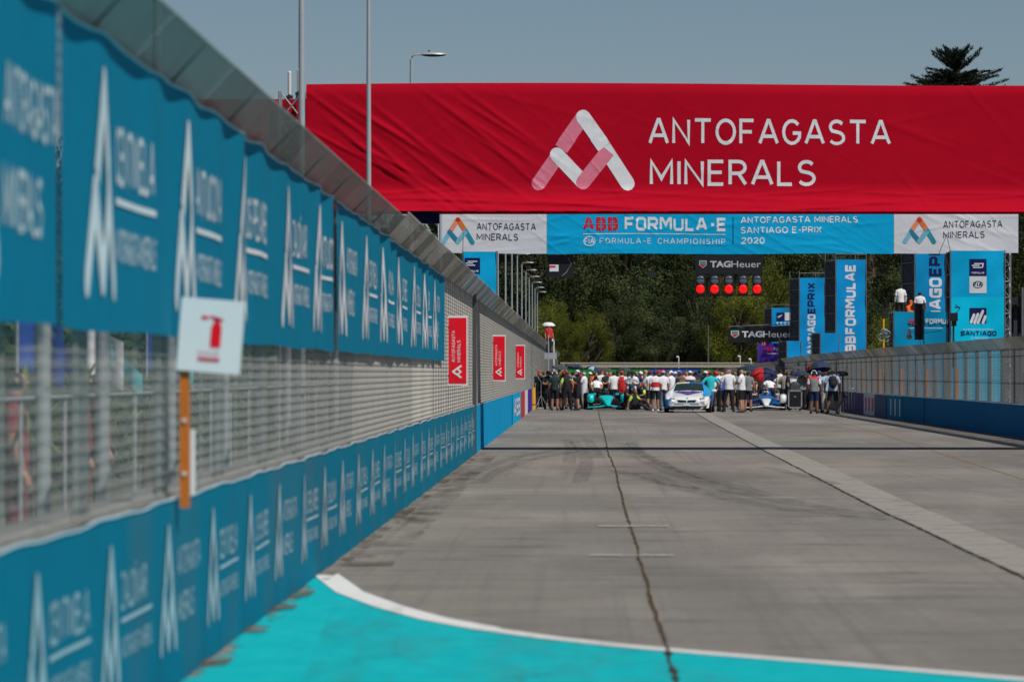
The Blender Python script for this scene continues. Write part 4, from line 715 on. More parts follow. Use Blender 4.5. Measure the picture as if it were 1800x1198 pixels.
    for s in ('L', 'R'):
        W, E = JV['wr' + s], JV['el' + s]; t = (W - E).normalized(); sx = 1 if s == 'L' else -1; a = t.cross(Vector((sx, 0, 0))); a = (a if a.length > .1 else t.cross(Vector((0, 0, 1)))).normalized(); n_ = t.cross(a).normalized()
        b.tube([W - t * .03, W + t * .03, W + t * .075, W + t * .10], [.026, .036, .038, .032], 6, 0)
        for q, ln in enumerate((.070, .080, .075, .058)): s0 = W + t * .085 + a * (.027 - .018 * q); b.tube([s0, s0 + t * ln * .5 + n_ * .006, s0 + t * ln + n_ * .024], [.010, .009, .007], 5, 0)
        s0 = W + t * .03 + a * .03; b.tube([s0, s0 + a * .028 + t * .03, s0 + a * .034 + t * .062], [.013, .011, .008], 5, 0)
    return b.mesh(name, [M_dark] * 11)
BODY = {}
CM = {}
def cmat(c):
    k = tuple(round(x, 3) for x in c)
    if k not in CM: CM[k] = mat('clothing_%d' % len(CM), c, rough=.8, var=.12, scale=6, bump=.4, bscale=14)
    return CM[k]
SKIN = [mat('skin_light', (.46, .25, .17), rough=.55), mat('skin_tan', (.36, .18, .11), rough=.55), mat('skin_brown', (.22, .11, .07), rough=.55)]
C = dict(black=(.014, .015, .018), white=(.78, .78, .80), navy=(.015, .025, .09), red=(.62, .02, .025), dgreen=(.01, .035, .033), grey=(.22, .23, .24), turq=(.02, .50, .55), blue=(.02, .07, .42), cream=(.55, .50, .40), brown=(.07, .035, .02), blond=(.45, .28, .10), maroon=(.22, .012, .03), orange=(.85, .16, .02), jeans=(.06, .13, .22), teald=(.012, .035, .05), lime=(.5, .75, .05), lblue=(.33, .45, .62), pink=(.75, .25, .32), dgrey=(.05, .055, .06), bald=(.42, .22, .16), khaki=(.22, .19, .12), silver=(.45, .45, .45), yellow=(.7, .55, .03))
CAPM = {}
def person(label, x, d, ps, face, top, low=None, sleeve=None, fore=None, pants='black', legs=None, hair='brown', cap=None, phones=False, pack=None, z=0, hgt=1.0, skin=None, shoes='black', vest=None, X=None, group='people on the starting grid', lean=0):
    if ps not in BODY: BODY[ps] = body_mesh('body', POSES[ps])
    t = thing('person', label, 'person', ((x - VX) * d / F if X is None else X, d, z), R(face), group); t.scale = (hgt * random.uniform(.96, 1.06), hgt, hgt)
    o = link('body', BODY[ps], t); sk = SKIN[skin if skin is not None else random.choice((0, 0, 1, 1, 2))]
    low = low or top; sleeve = sleeve or top
    ms = [sk, cmat(C[top]), cmat(C[low]), cmat(C[sleeve]), cmat(C[pants]), cmat(C[legs]) if legs else sk, cmat(C[shoes]), cmat(C[hair]), cmat(C[fore]) if fore else sk, M_dark, mat('lips', (.35, .10, .09))]
    for i, m in enumerate(ms): o.material_slots[i].link = 'OBJECT'; o.material_slots[i].material = m
    J = POSES[ps]; H = Vector(J['head']); Cn = Vector(J['crown']); up_ = (Cn - Vector(J['neck'])).normalized()
    fw = (H - Vector(J['neck'])).cross(Vector((1, 0, 0))).normalized(); fw = fw if fw.y < 0 or ps == 'bend' else -fw
    q = Matrix((Vector((1, 0, 0)), -fw, up_)).transposed().to_4x4()
    if cap:
        kk = ('cap', ps)
        if kk not in CAPM:
            b = MB(); b.ell((0, 0, 0), (.098, .108, .10), 12, 5, 0, 0, .5); b.add([(-.07, -.09, .0), (.07, -.09, .0), (.05, -.19, -.01), (-.05, -.19, -.01), (-.07, -.09, .012), (.07, -.09, .012), (.05, -.19, .002), (-.05, -.19, .002)], [(3, 2, 1, 0), (4, 5, 6, 7), (0, 1, 5, 4), (1, 2, 6, 5), (2, 3, 7, 6), (3, 0, 4, 7)])
            b.v = [tuple(q @ Vector(v) + H + up_ * .035) for v in b.v]; CAPM[kk] = b.mesh('cap', [M_dark])
        c = link('cap', CAPM[kk], t); c.material_slots[0].link = 'OBJECT'; c.material_slots[0].material = cmat(C[cap])
    if phones:
        kk = ('ph', ps)
        if kk not in CAPM:
            b = MB(); b.tube([(.10 * math.cos(a), 0, .115 * math.sin(a)) for a in [math.pi * i / 8 for i in range(9)]], .016, 6); [b.ell((s * .10, 0, -.01), (.03, .045, .05), 8, 6) for s in (-1, 1)]
            b.v = [tuple(q @ Vector(v) + H + up_ * .02) for v in b.v]; CAPM[kk] = b.mesh('headphones', [M_dark])
        c = link('headphones', CAPM[kk], t); c.material_slots[0].link = 'OBJECT'; c.material_slots[0].material = cmat(C['white'] if phones is True else C[phones])
    if pack:
        b = MB(); b.ell((0, .20, 1.24), (.17, .13, .25), 12, 8); b.ell((0, .30, 1.15), (.12, .06, .13), 10, 6); [b.tube([(s * .1, .12, 1.44), (s * .12, -.06, 1.47), (s * .12, -.15, 1.3), (s * .12, .05, 1.08)], .02, 5) for s in (-1, 1)]
        b.build('backpack', cmat(C[pack]), t, local=True)
    if ps not in ('crouch', 'sit', 'bend') and not (low == pants):
        if 'hem' not in CAPM:
            b = MB(); rows_ = ((.895, .188, .150), (.915, .190, .152), (1.00, .176, .140), (1.07, .160, .125))
            vs_ = [(rx3 * math.cos(a_), ry3 * math.sin(a_), zz_) for zz_, rx3, ry3 in rows_ for a_ in [6.28318 * i_ / 16 for i_ in range(16)]]
            b.add(vs_, [(r_ * 16 + i_, r_ * 16 + (i_ + 1) % 16, (r_ + 1) * 16 + (i_ + 1) % 16, (r_ + 1) * 16 + i_) for r_ in range(3) for i_ in range(16)], 0, True); CAPM['hem'] = b.mesh('shirt_hem', [M_dark])
        c = link('shirt_hem', CAPM['hem'], t); c.material_slots[0].link = 'OBJECT'; c.material_slots[0].material = cmat(C[low])
    if vest:
        b = MB(); k = 16
        b.grid(lambda u, v: (.205 * math.cos(6.2832 * u) * (1 - .1 * abs(v - .4)), .135 * math.sin(6.2832 * u) + .01, 1.05 + .20 * v), k, 3); b.build('vest_band', cmat(C[vest]), t, local=True)
    return t
def xof(X, d): return VX + X * F / d
PP = person
PP('mechanic in dark green shirt and black shorts with back turned, nearest on the far left', 975, 205, 'stand', 178, 'dgreen', sleeve='dgreen', hair='brown', phones=True, skin=1)
PP('mechanic in dark long trousers standing second from the left dark green one', 997, 206.5, 'wide', 200, 'black', sleeve='lime', legs='black', hair='black')
PP('mechanic all in black seen from the side looking at a tablet', 1016, 205.5, 'phone', 265, 'black', pants='black', hair='black', skin=0)
PP('person in a maroon cap half hidden at the left behind the mechanics', 963, 211, 'cross', 20, 'black', hair='brown', cap='maroon', legs='black')
PP('person in bright red cap behind the dark green mechanic', 990, 213, 'raise_', 15, 'dgreen', cap='red', hgt=1.02)
PP('person with a red and white top between two black clad mechanics', 1007, 212, 'stand', 160, 'lblue', low='red', sleeve='lblue', hair='brown')
PP('grey haired man in white shirt left of the turquoise race car', 1027, 214, 'phone', 250, 'white', sleeve='white', pants='white', legs='white', hair='silver')
PP('mechanic in white t-shirt bending over the turquoise car cockpit', 1049, 217.5, 'bend', 182, 'white', pants='black', legs='black', cap='black')
PP('mechanic in black with headphones behind the turquoise car', 1066, 219, 'cross', 30, 'black', legs='black', phones='dgrey')
PP('man in white shirt with back turned behind the turquoise car nose', 1079, 216, 'stand', 190, 'white', hair='black', pants='navy', legs='navy')
PP('person in red cap and white top over a big red panel', 1093, 216, 'hips', 170, 'white', low='red', pants='red', legs='dgreen', cap='red')
PP('woman in loose white shirt and dark cap right of the turquoise car', 1112, 213, 'cross', 15, 'white', fore='white', pants='white', legs='navy', cap='black')
PP('mechanic in black with lime arm sitting on the ground by the car wheel', 1121, 204, 'sit', 60, 'black', sleeve='lime', legs='black', hair='brown', shoes='dgrey')
PP('mechanic crouching in black beside the turquoise car', 1104, 208, 'crouch', 40, 'black', sleeve='black', legs='black', cap='navy')
PP('mechanic crouching in dark green behind the sitting one', 1128, 210, 'crouch', -30, 'dgreen', sleeve='lime', legs='black', hair='black')
PP('man in pale shirt and black shorts leaning left behind the red banded vest', 1143, 206, 'hips', 200, 'white', sleeve='lblue', cap='maroon', pants='black')
PP('official in white vest with a red band across the back, black shorts', 1152, 200.5, 'stand', 185, 'white', cap='dgrey', pants='black', vest='red', skin=1, shoes='white', hgt=1.0)
PP('person in white t-shirt and blue jeans right of the red banded official', 1166, 204, 'stand', 195, 'white', pants='jeans', legs='jeans', cap='lblue')
PP('man in white and blue shirt, white headphones and cap, left of the safety car', 1180, 209, 'cross', 230, 'white', low='white', sleeve='blue', pants='navy', legs='navy', cap='white', phones=True)
PP('man with large white headphones facing the camera behind the safety car', 1194, 212, 'stand', 10, 'khaki', legs='black', phones=True, hair='bald')
PP('person in a white cap and white shirt directly behind the safety car roof', 1213, 208, 'cross', 180, 'white', sleeve='white', legs='navy', cap='white')
PP('person in cream shirt beside the white capped one behind the car', 1222, 210, 'stand', 170, 'cream', hair='maroon', legs='black')
PP('man in black with white cap at the right corner of the safety car', 1240, 207, 'phone', 120, 'black', cap='white', legs='black')
PP('man in turquoise t-shirt with back turned right of the safety car', 1249, 197, 'hips', 182, 'turq', pants='black', legs='black', hair='brown', hgt=1.0)
PP('man in red cap between turquoise shirt and blue team shirt', 1258, 204, 'stand', 20, 'white', cap='red', legs='black')
PP('team member in blue and white shirt and dark trousers seen from the side', 1269, 199, 'stand', 215, 'white', low='blue', sleeve='blue', pants='black', legs='black', hair='blond')
PP('bald man in long sleeved white shirt and black trousers, back turned', 1281, 197, 'wide', 180, 'white', fore='white', hair='bald', pants='black', legs='black', hgt=1.06, skin=0)
PP('man in white polo and black shorts with folded arms and fair hair', 1304, 193.5, 'cross', 250, 'white', hair='blond', pants='black', skin=0, shoes='dgrey', hgt=1.05)
PP('man in grey shirt standing behind the fair haired man', 1315, 199, 'stand', 170, 'grey', sleeve='grey', pants='black', hair='black')
PP('person facing the camera between the bald man and the fair haired man', 1292, 208, 'stand', 0, 'grey', hair='black', legs='black')
PP('mechanic with white headphones crouching left of the white and blue race car', 1317, 216, 'crouch', 60, 'black', sleeve='navy', legs='black', phones=True, hair='white')
PP('mechanic in black leaning by the rear wheel of the white and blue race car', 1337, 221, 'bend', 160, 'black', legs='black', cap='white', phones='dgrey')
PP('mechanic in white shirt bending over the white and blue race car', 1356, 218, 'bend', 200, 'white', sleeve='white', pants='navy', legs='navy', cap='black')
PP('mechanic in grey shirt with yellow arm bands right of the white and blue car', 1379, 220, 'cross', 200, 'grey', sleeve='yellow', legs='black', hair='black')
PP('man in white shirt and red cap behind the flight case', 1393, 211, 'stand', 180, 'white', cap='red', legs='black')
PP('person in grey top with a white face mask and pink cap by the flight case', 1410, 208, 'phone', 30, 'grey', cap='pink', legs='black', pants='black')
PP('person in red and grey vest with white headphones and navy shorts, back turned', 1431, 189.5, 'stand', 180, 'red', low='grey', sleeve='white', pants='navy', phones=True, hair='black', skin=2)
PP('person in blue cap and pale shirt behind the red vested one', 1440, 198, 'stand', 160, 'lblue', cap='blue', legs='navy', pants='navy')
PP('person in cream trousers left of the cameraman', 1451, 194, 'hips', 200, 'lblue', pants='cream', legs='cream', hair='brown')
PP('cameraman in pale blue shirt with black backpack and shorts, back turned', 1464, 187, 'wide', 178, 'lblue', sleeve='lblue', pants='black', hair='black', pack='black', skin=2, hgt=1.04)
PP('woman facing right in black dress between umbrella and flight case', 1385, 209, 'stand', 90, 'black', legs='black', hair='brown')
# second and third rows, filling the grid
fill = [(948, 'black', 'red', 222, 'phone'), (956, 'grey', 'black', 230, 'stand'), (970, 'white', 'navy', 236, 'stand'), (982, 'maroon', 'white', 240, 'hips'), (1002, 'navy', None, 232, 'cross'), (1022, 'red', 'black', 238, 'stand'), (1037, 'dgreen', 'white', 246, 'stand'), (1045, 'orange', None, 233, 'cross'),
        (1058, 'white', 'red', 240, 'raise_'), (1073, 'red', None, 236, 'stand'), (1086, 'black', 'dgreen', 232, 'phone'), (1100, 'lblue', None, 243, 'stand'), (1106, 'white', 'black', 231, 'cross'), (1119, 'navy', None, 226, 'stand'), (1126, 'pink', 'white', 236, 'stand'), (1134, 'khaki', None, 221, 'phone'),
        (1139, 'maroon', None, 245, 'raise_'), (1158, 'black', 'red', 228, 'stand'), (1173, 'grey', None, 233, 'hips'), (1187, 'blue', 'white', 240, 'stand'), (1201, 'pink', None, 224, 'cross'), (1207, 'orange', None, 239, 'stand'), (1218, 'red', None, 230, 'phone'), (1230, 'dgreen', 'black', 222, 'stand'), (1236, 'cream', None, 238, 'stand'),
        (1245, 'maroon', 'red', 226, 'cross'), (1263, 'white', None, 232, 'stand'), (1275, 'red', 'maroon', 223, 'stand'), (1288, 'black', None, 236, 'hips'), (1299, 'navy', 'dgreen', 226, 'stand'), (1309, 'white', 'grey', 232, 'cross'), (1328, 'black', None, 233, 'stand'), (1345, 'maroon', None, 226, 'stand'), (1350, 'grey', 'navy', 238, 'phone'),
        (1364, 'dgreen', None, 230, 'cross'), (1371, 'white', 'black', 224, 'stand'), (1383, 'red', None, 233, 'stand'), (1400, 'lblue', 'white', 219, 'hips'), (1415, 'black', 'grey', 221, 'stand'), (1422, 'khaki', None, 216, 'stand'), (1436, 'navy', 'red', 224, 'cross'), (1446, 'maroon', None, 211, 'stand'), (1457, 'grey', None, 218, 'phone')]
seg_names = [(975, 'at the far left by the wheel trolley'), (1030, 'left of the turquoise car'), (1075, 'behind the turquoise car cockpit'), (1125, 'right of the turquoise car'), (1170, 'behind the red banded official'), (1210, 'behind the left half of the safety car'), (1250, 'behind the safety car right side'), (1300, 'behind the bald man'), (1345, 'left of the red umbrella'), (1385, 'behind the white and blue race car'), (1425, 'behind the flight case'), (1480, 'behind the cameraman')]
CN = dict(black='black', white='white', navy='navy', red='red', dgreen='dark green', grey='grey', maroon='maroon', orange='orange', lblue='pale blue', pink='pink', khaki='khaki', cream='cream', blue='blue')
for x, tc, cp, d, ps in fill:
    where = next(s for lim, s in seg_names if x <= lim)
    PP('half hidden %s shirted %s, %s' % (CN[tc], ('person in %s cap' % CN[cp]) if cp else 'bare headed person', where), x, d, ps, random.choice((0, 20, 160, 180, 200, 240, 90, -60)), tc, cap=cp, hair=random.choice(('black', 'brown', 'brown', 'blond')), legs=random.choice(('black', 'navy', None)), pants=random.choice(('black', 'navy', 'grey')), hgt=random.uniform(.95, 1.06))
usedl = {o['label'] for o in bpy.data.objects if 'label' in o}; prs = random.Random(99)
for q in range(34):
    x = prs.choice((prs.uniform(946, 1030), prs.uniform(946, 1470), prs.uniform(1040, 1180), prs.uniform(1250, 1470))); d = prs.uniform(219, 256); where = next(s_ for lim, s_ in seg_names if x <= lim)
    while True:
        tc = prs.choice(('black', 'black', 'white', 'white', 'navy', 'red', 'grey', 'dgreen', 'black', 'maroon', 'lblue', 'khaki')); cp = prs.choice((None, 'black', 'white', 'red', 'navy', 'grey')); lb = 'back row %s shirted %s, %s' % (CN[tc], ('person in %s cap' % CN[cp]) if cp else 'bare headed person', where)
        if lb not in usedl: usedl.add(lb); break
    PP(lb, x, d, prs.choice(('stand', 'cross', 'hips', 'phone', 'wide', 'walk', 'lift')), prs.choice((0, 15, 165, 180, 195, 240, 90, -60)), tc, cap=cp, hair=prs.choice(('black', 'brown', 'blond')), legs=prs.choice(('black', 'navy', None)), pants=prs.choice(('black', 'navy', 'grey')), hgt=prs.uniform(.93, 1.05))
PP('man in white shirt standing on the camera platform', 1583, 214.2, 'stand', 185, 'white', fore='white', legs='black', hair='black', z=PLZ - .45, hgt=1.0, group='men on the platform', skin=2)
PP('man behind the black camera column on the platform', 1617, 214.2, 'stand', 175, 'white', legs='black', hair='black', z=PLZ - .75, hgt=.98, group='men on the platform', skin=2)
PP('crouched person in orange hat on the platform', 1601, 214.4, 'crouch', 175, 'orange', cap='orange', hair='orange', legs='black', z=PLZ - .62, group='men on the platform')
PP('marshal in orange standing in front of the black overhead sign', 1342, 424, 'stand', 150, 'orange', fore='orange', pants='orange', legs='orange', hair='orange', z=4.0, group='marshals')
PP('person in red shirt under the white parasol behind the left fence', 965, 286, 'stand', 30, 'red', hair='black', legs='black', z=2.9, group='marshals')

# ------------------------------------------------------------------ umbrellas
def umbrella(label, x, y, d, wpx, cols, tilt=(0, 0), pole=True, h=None, grp='umbrellas over the crowd'):
    q = P(x, y, d); r = wpx * d / F / 2; t = thing('umbrella', label, 'umbrella', (q.x, q.y, q.z - .9)); t['group'] = grp; t.rotation_euler = (R(tilt[0]), R(tilt[1]), 0)
    zc = .9; n = 8; hh = h or r * .42
    for k in range(n):
        b = MB(); a0, a1 = 2 * math.pi * k / n, 2 * math.pi * (k + 1) / n
        def f(u, v): a = a0 + (a1 - a0) * u; sag = 1 - .06 * math.sin(math.pi * u) * v; rr_ = r * math.sin(v * math.pi / 2) * sag; return (rr_ * math.cos(a), rr_ * math.sin(a), zc + hh * math.cos(v * math.pi / 2) - hh * .3 + .02 * math.sin(math.pi * u) * v)
        b.grid(f, 4, 5); b.build('panel', cmat(C[cols[k % len(cols)]]), t, local=True)
        b = MB(); b.tube([f(0, v / 4) for v in range(5)], .006, 4); b.build('rib', M_steel, t, local=True)
    b = MB(); b.tube([(0, 0, -.15 if pole else .75), (0, 0, zc + hh * .7 + .06)], .012, 6); b.build('shaft', M_steel, t, local=True)
    return t
umbrella('black umbrella leftmost, over the dark green mechanic', 981, 645, 210, 30, ['dgrey'], (8, 5)); umbrella('dark blue umbrella second from the left, touching the black one', 1005, 644, 216, 36, ['navy', 'dgrey'], (-4, 6)); umbrella('navy umbrella with pale panel edge above the grey haired man', 1036, 647, 220, 28, ['navy', 'navy', 'lblue'], (5, 14))
umbrella('small black umbrella behind the turquoise car', 1062, 650, 224, 28, ['dgrey']); umbrella('black and green umbrella above the red capped person', 1098, 650, 224, 26, ['dgrey', 'dgreen']); umbrella('large dark blue umbrella right of the bald man', 1317, 648, 214, 42, ['navy', 'teald'])
umbrella('tilted half red and half dark umbrella over the white and blue car', 1344, 658, 213, 50, ['navy', 'navy', 'navy', 'red', 'red', 'red', 'navy', 'navy'], (12, -4), pole=False, h=.5); umbrella('navy umbrella above the flight case', 1407, 657, 208, 40, ['teald', 'navy']); umbrella('dark teal umbrella with a red underside near the cameraman', 1444, 645, 202, 44, ['teald', 'navy', 'navy', 'teald', 'red', 'teald', 'navy', 'teald'], (-14, -8), h=.42)
umbrella('dark umbrella low behind the far right of the bald man', 1285, 651, 240, 34, ['dgrey'])
umbrella('dark flat umbrella left of the cameraman group', 1395, 647, 222, 34, ['dgrey'])
umbrella('white parasol on a pole above the far left fence', 964, 571, 285, 24, ['white'], h=.25, grp='parasols')
# ------------------------------------------------------------------ race cars
def tyre_part(t, x, y, z, r, w_, name='wheel'):
    b = MB(); prof = [(-w_ / 2, r * .62), (-w_ / 2, r * .93), (-w_ / 2 + .02, r), (w_ / 2 - .02, r), (w_ / 2, r * .93), (w_ / 2, r * .62)]; n = 24; vs = []; fs = []
    for i in range(n):
        a = 2 * math.pi * i / n
        for px, pr in prof: vs.append((x + px, y + pr * math.cos(a), z + pr * math.sin(a)))
    m = len(prof)
    for i in range(n):
        for j in range(m): fs.append((i * m + j, i * m + (j + 1) % m, ((i + 1) % n) * m + (j + 1) % m, ((i + 1) % n) * m + j))
    b.add(vs, fs, 0, True); o = b.build(name, M_tyre, t, local=True)
    b = MB(); b.tube([(x - w_ * .35, y, z), (x + w_ * .35, y, z)], r * .6, 16); b.tube([(x - w_ * .45, y, z), (x + w_ * .45, y, z)], r * .15, 8); b.build('rim', M_alu, o, local=True)
def loft(b, secs, mi=0, cap=True):
    """secs: list of rings with equal point count"""
    n = len(secs[0]); vs = [p for s in secs for p in s]; fs = [(i * n + j, i * n + (j + 1) % n, (i + 1) * n + (j + 1) % n, (i + 1) * n + j) for i in range(len(secs) - 1) for j in range(n)]
    b.add(vs, fs, mi, True)
    if cap: b.add(secs[0], [tuple(range(n))], mi); b.add(secs[-1], [tuple(range(n - 1, -1, -1))], mi)
def cr(pts, k):
    """Catmull-Rom refinement of a list of equal tuples"""
    pts = [np.array(p, float) for p in pts]; out = []
    for i in range(len(pts) - 1):
        p0 = pts[max(0, i - 1)]; p1 = pts[i]; p2 = pts[i + 1]; p3 = pts[min(len(pts) - 1, i + 2)]
        for q in range(k): t = q / k; out.append(.5 * ((2 * p1) + (p2 - p0) * t + (2 * p0 - 5 * p1 + 4 * p2 - p3) * t * t + (3 * p1 - p0 - 3 * p2 + p3) * t ** 3))
    return out + [pts[-1]]
def formula_car(label, x, d, rz_, m1, mtop, m2, mwing, mL, mR, mh):
    t = thing('race_car', label, 'race car', ((x - VX) * d / F, d, 0), rz_, 'open cockpit race cars on the grid')
    def ring(y, wt, wb, z0, z1, n=24):
        o = []
        for i in range(n):
            a = 2 * math.pi * i / n; s_ = (math.sin(a) + 1) / 2; wd = wb + (wt - wb) * s_; o.append((wd * math.copysign(abs(math.cos(a)) ** .75, math.cos(a)), y, z0 + (z1 - z0) * (.5 + .5 * math.copysign(abs(math.sin(a)) ** .8, math.sin(a)))))
        return o
    def body(name, secs, m, k=5): b = MB(); loft(b, [ring(*q) for q in cr(secs, k)]); return b.build(name, m, t, local=True)
    body('nose', [(-2.56, .08, .03, .17, .24), (-2.4, .15, .05, .15, .32), (-2.0, .22, .06, .16, .43), (-1.55, .29, .08, .17, .52)], m1); body('bulkhead', [(-1.56, .29, .08, .17, .52), (-1.1, .37, .12, .17, .60), (-.75, .43, .20, .17, .65)], mtop)
    body('sidepods', [(-.77, .42, .32, .12, .60), (-.2, .66, .74, .10, .52), (.5, .70, .78, .10, .50), (1.2, .50, .66, .12, .48), (2.1, .24, .38, .18, .45)], m2)
    body('engine_cover', [(.25, .11, .26, .5, .88), (.5, .13, .26, .5, .97), (1.2, .06, .2, .48, .84), (2.1, .03, .12, .45, .60)], m2)
    b = MB(); b.ell((0, .24, .88), (.10, .03, .07), 10, 6); b.build('air_intake', M_carbon, t, local=True)
    for s_ in (-1, 1):
        def shell(name, secs, m): b = MB(); loft(b, [[(s_ * (xi + (xo - xi) * u), y, z) for u, z in ((0, zl), (.5, zl - .02), (1, zl), (1.06, (zl + zh) / 2), (1, zh - .05), (.75, zh - .01), (.4, zh), (0, zh - .05))] for y, xi, xo, zl, zh in cr(secs, 4)]); b.build(name, m, t, local=True)
        shell('wheel_fairing', [(-2.18, .70, .80, .44, .52), (-2.08, .62, .86, .34, .66), (-1.75, .60, .89, .38, .72), (-1.3, .62, .88, .50, .70)], mL if s_ < 0 else mR)
        shell('rear_fairing', [(1.1, .66, .86, .34, .48), (1.5, .62, .88, .48, .74), (1.95, .62, .88, .45, .72), (2.3, .66, .86, .40, .56)], M_carbon)
        b = MB(); b.grid(lambda u, v: (s_ * (.06 + .82 * u), -2.55 + .42 * v + .10 * u, .10 + .06 * (1 - u) + .05 * v + .06 * max(0, .3 - u)), 8, 3); b.grid(lambda u, v: (s_ * (.25 + .62 * u), -2.22 + .22 * v + .10 * u, .17 + .05 * v), 8, 2, 1); b.bb(s_ * .875, s_ * .885, -2.5, -1.95, .06, .26); b.build('front_wing', [mwing, M_carbon], t, local=True)
        for q in (((.28, -1.6, .46), (.66, -1.65, .40)), ((.22, -1.5, .28), (.66, -1.65, .22)), ((.30, -1.3, .46), (.66, -1.6, .36))): b = MB(); b.tube([(s_ * q[0][0], q[0][1], q[0][2]), (s_ * q[1][0], q[1][1], q[1][2])], .018, 5); b.build('suspension_arm', M_carbon, t, local=True)
        b = MB(); b.box((s_ * .52, -.55, .70), (.16, .08, .07)); b.build('mirror', mR, t, local=True)
        b = MB(); b.bb(s_ * .30, s_ * .33, 2.0, 2.45, .45, .86); b.box((s_ * .46, 2.3, .80), (.30, .30, .03)); b.build('rear_winglet', M_carbon, t, local=True)
        tyre_part(t, s_ * .75, -1.62, .33, .33, .24); tyre_part(t, s_ * .74, 1.62, .34, .34, .28)
    b = MB(); b.tube([(0, -.62, .62), (0, -.58, .80), (0, -.45, .88)], .03, 6); b.tube(cr([(.34, .35, .66), (.33, 0, .82), (.24, -.35, .88), (0, -.48, .89), (-.24, -.35, .88), (-.33, 0, .82), (-.34, .35, .66)], 4), .035, 8); b.build('halo', M_carbon, t, local=True)
    b = MB(); b.ell((0, .02, .74), (.13, .15, .14), 14, 10); b.build('helmet', mh, t, local=True); b = MB(); b.ell((0, -.02, .75), (.115, .14, .05), 12, 6); b.build('visor', M_glass, t, local=True)
    b = MB(); b.bb(-.8, .8, -.9, 2.2, .05, .085); b.build('floor', M_carbon, t, local=True)
    b = MB(); b.ell((0, -.35, .645), (.25, .45, .03), 14, 4); b.build('cockpit_opening', M_carbon, t, local=True)
    return t
formula_car('turquoise open wheel race car facing the camera on the left grid slot', 1063.5, 210.5, R(3), M_turq, M_turq, M_carbon, M_turq, M_turq, M_turq, mat('helmet_dark', (.02, .03, .05), rough=.2))
formula_car('white and blue open wheel race car facing the camera on the right', 1346.5, 208, R(-2), M_carw, M_carb, M_carb, M_carw, M_carp, M_carw, mat('helmet_white', (.5, .5, .6), rough=.2))

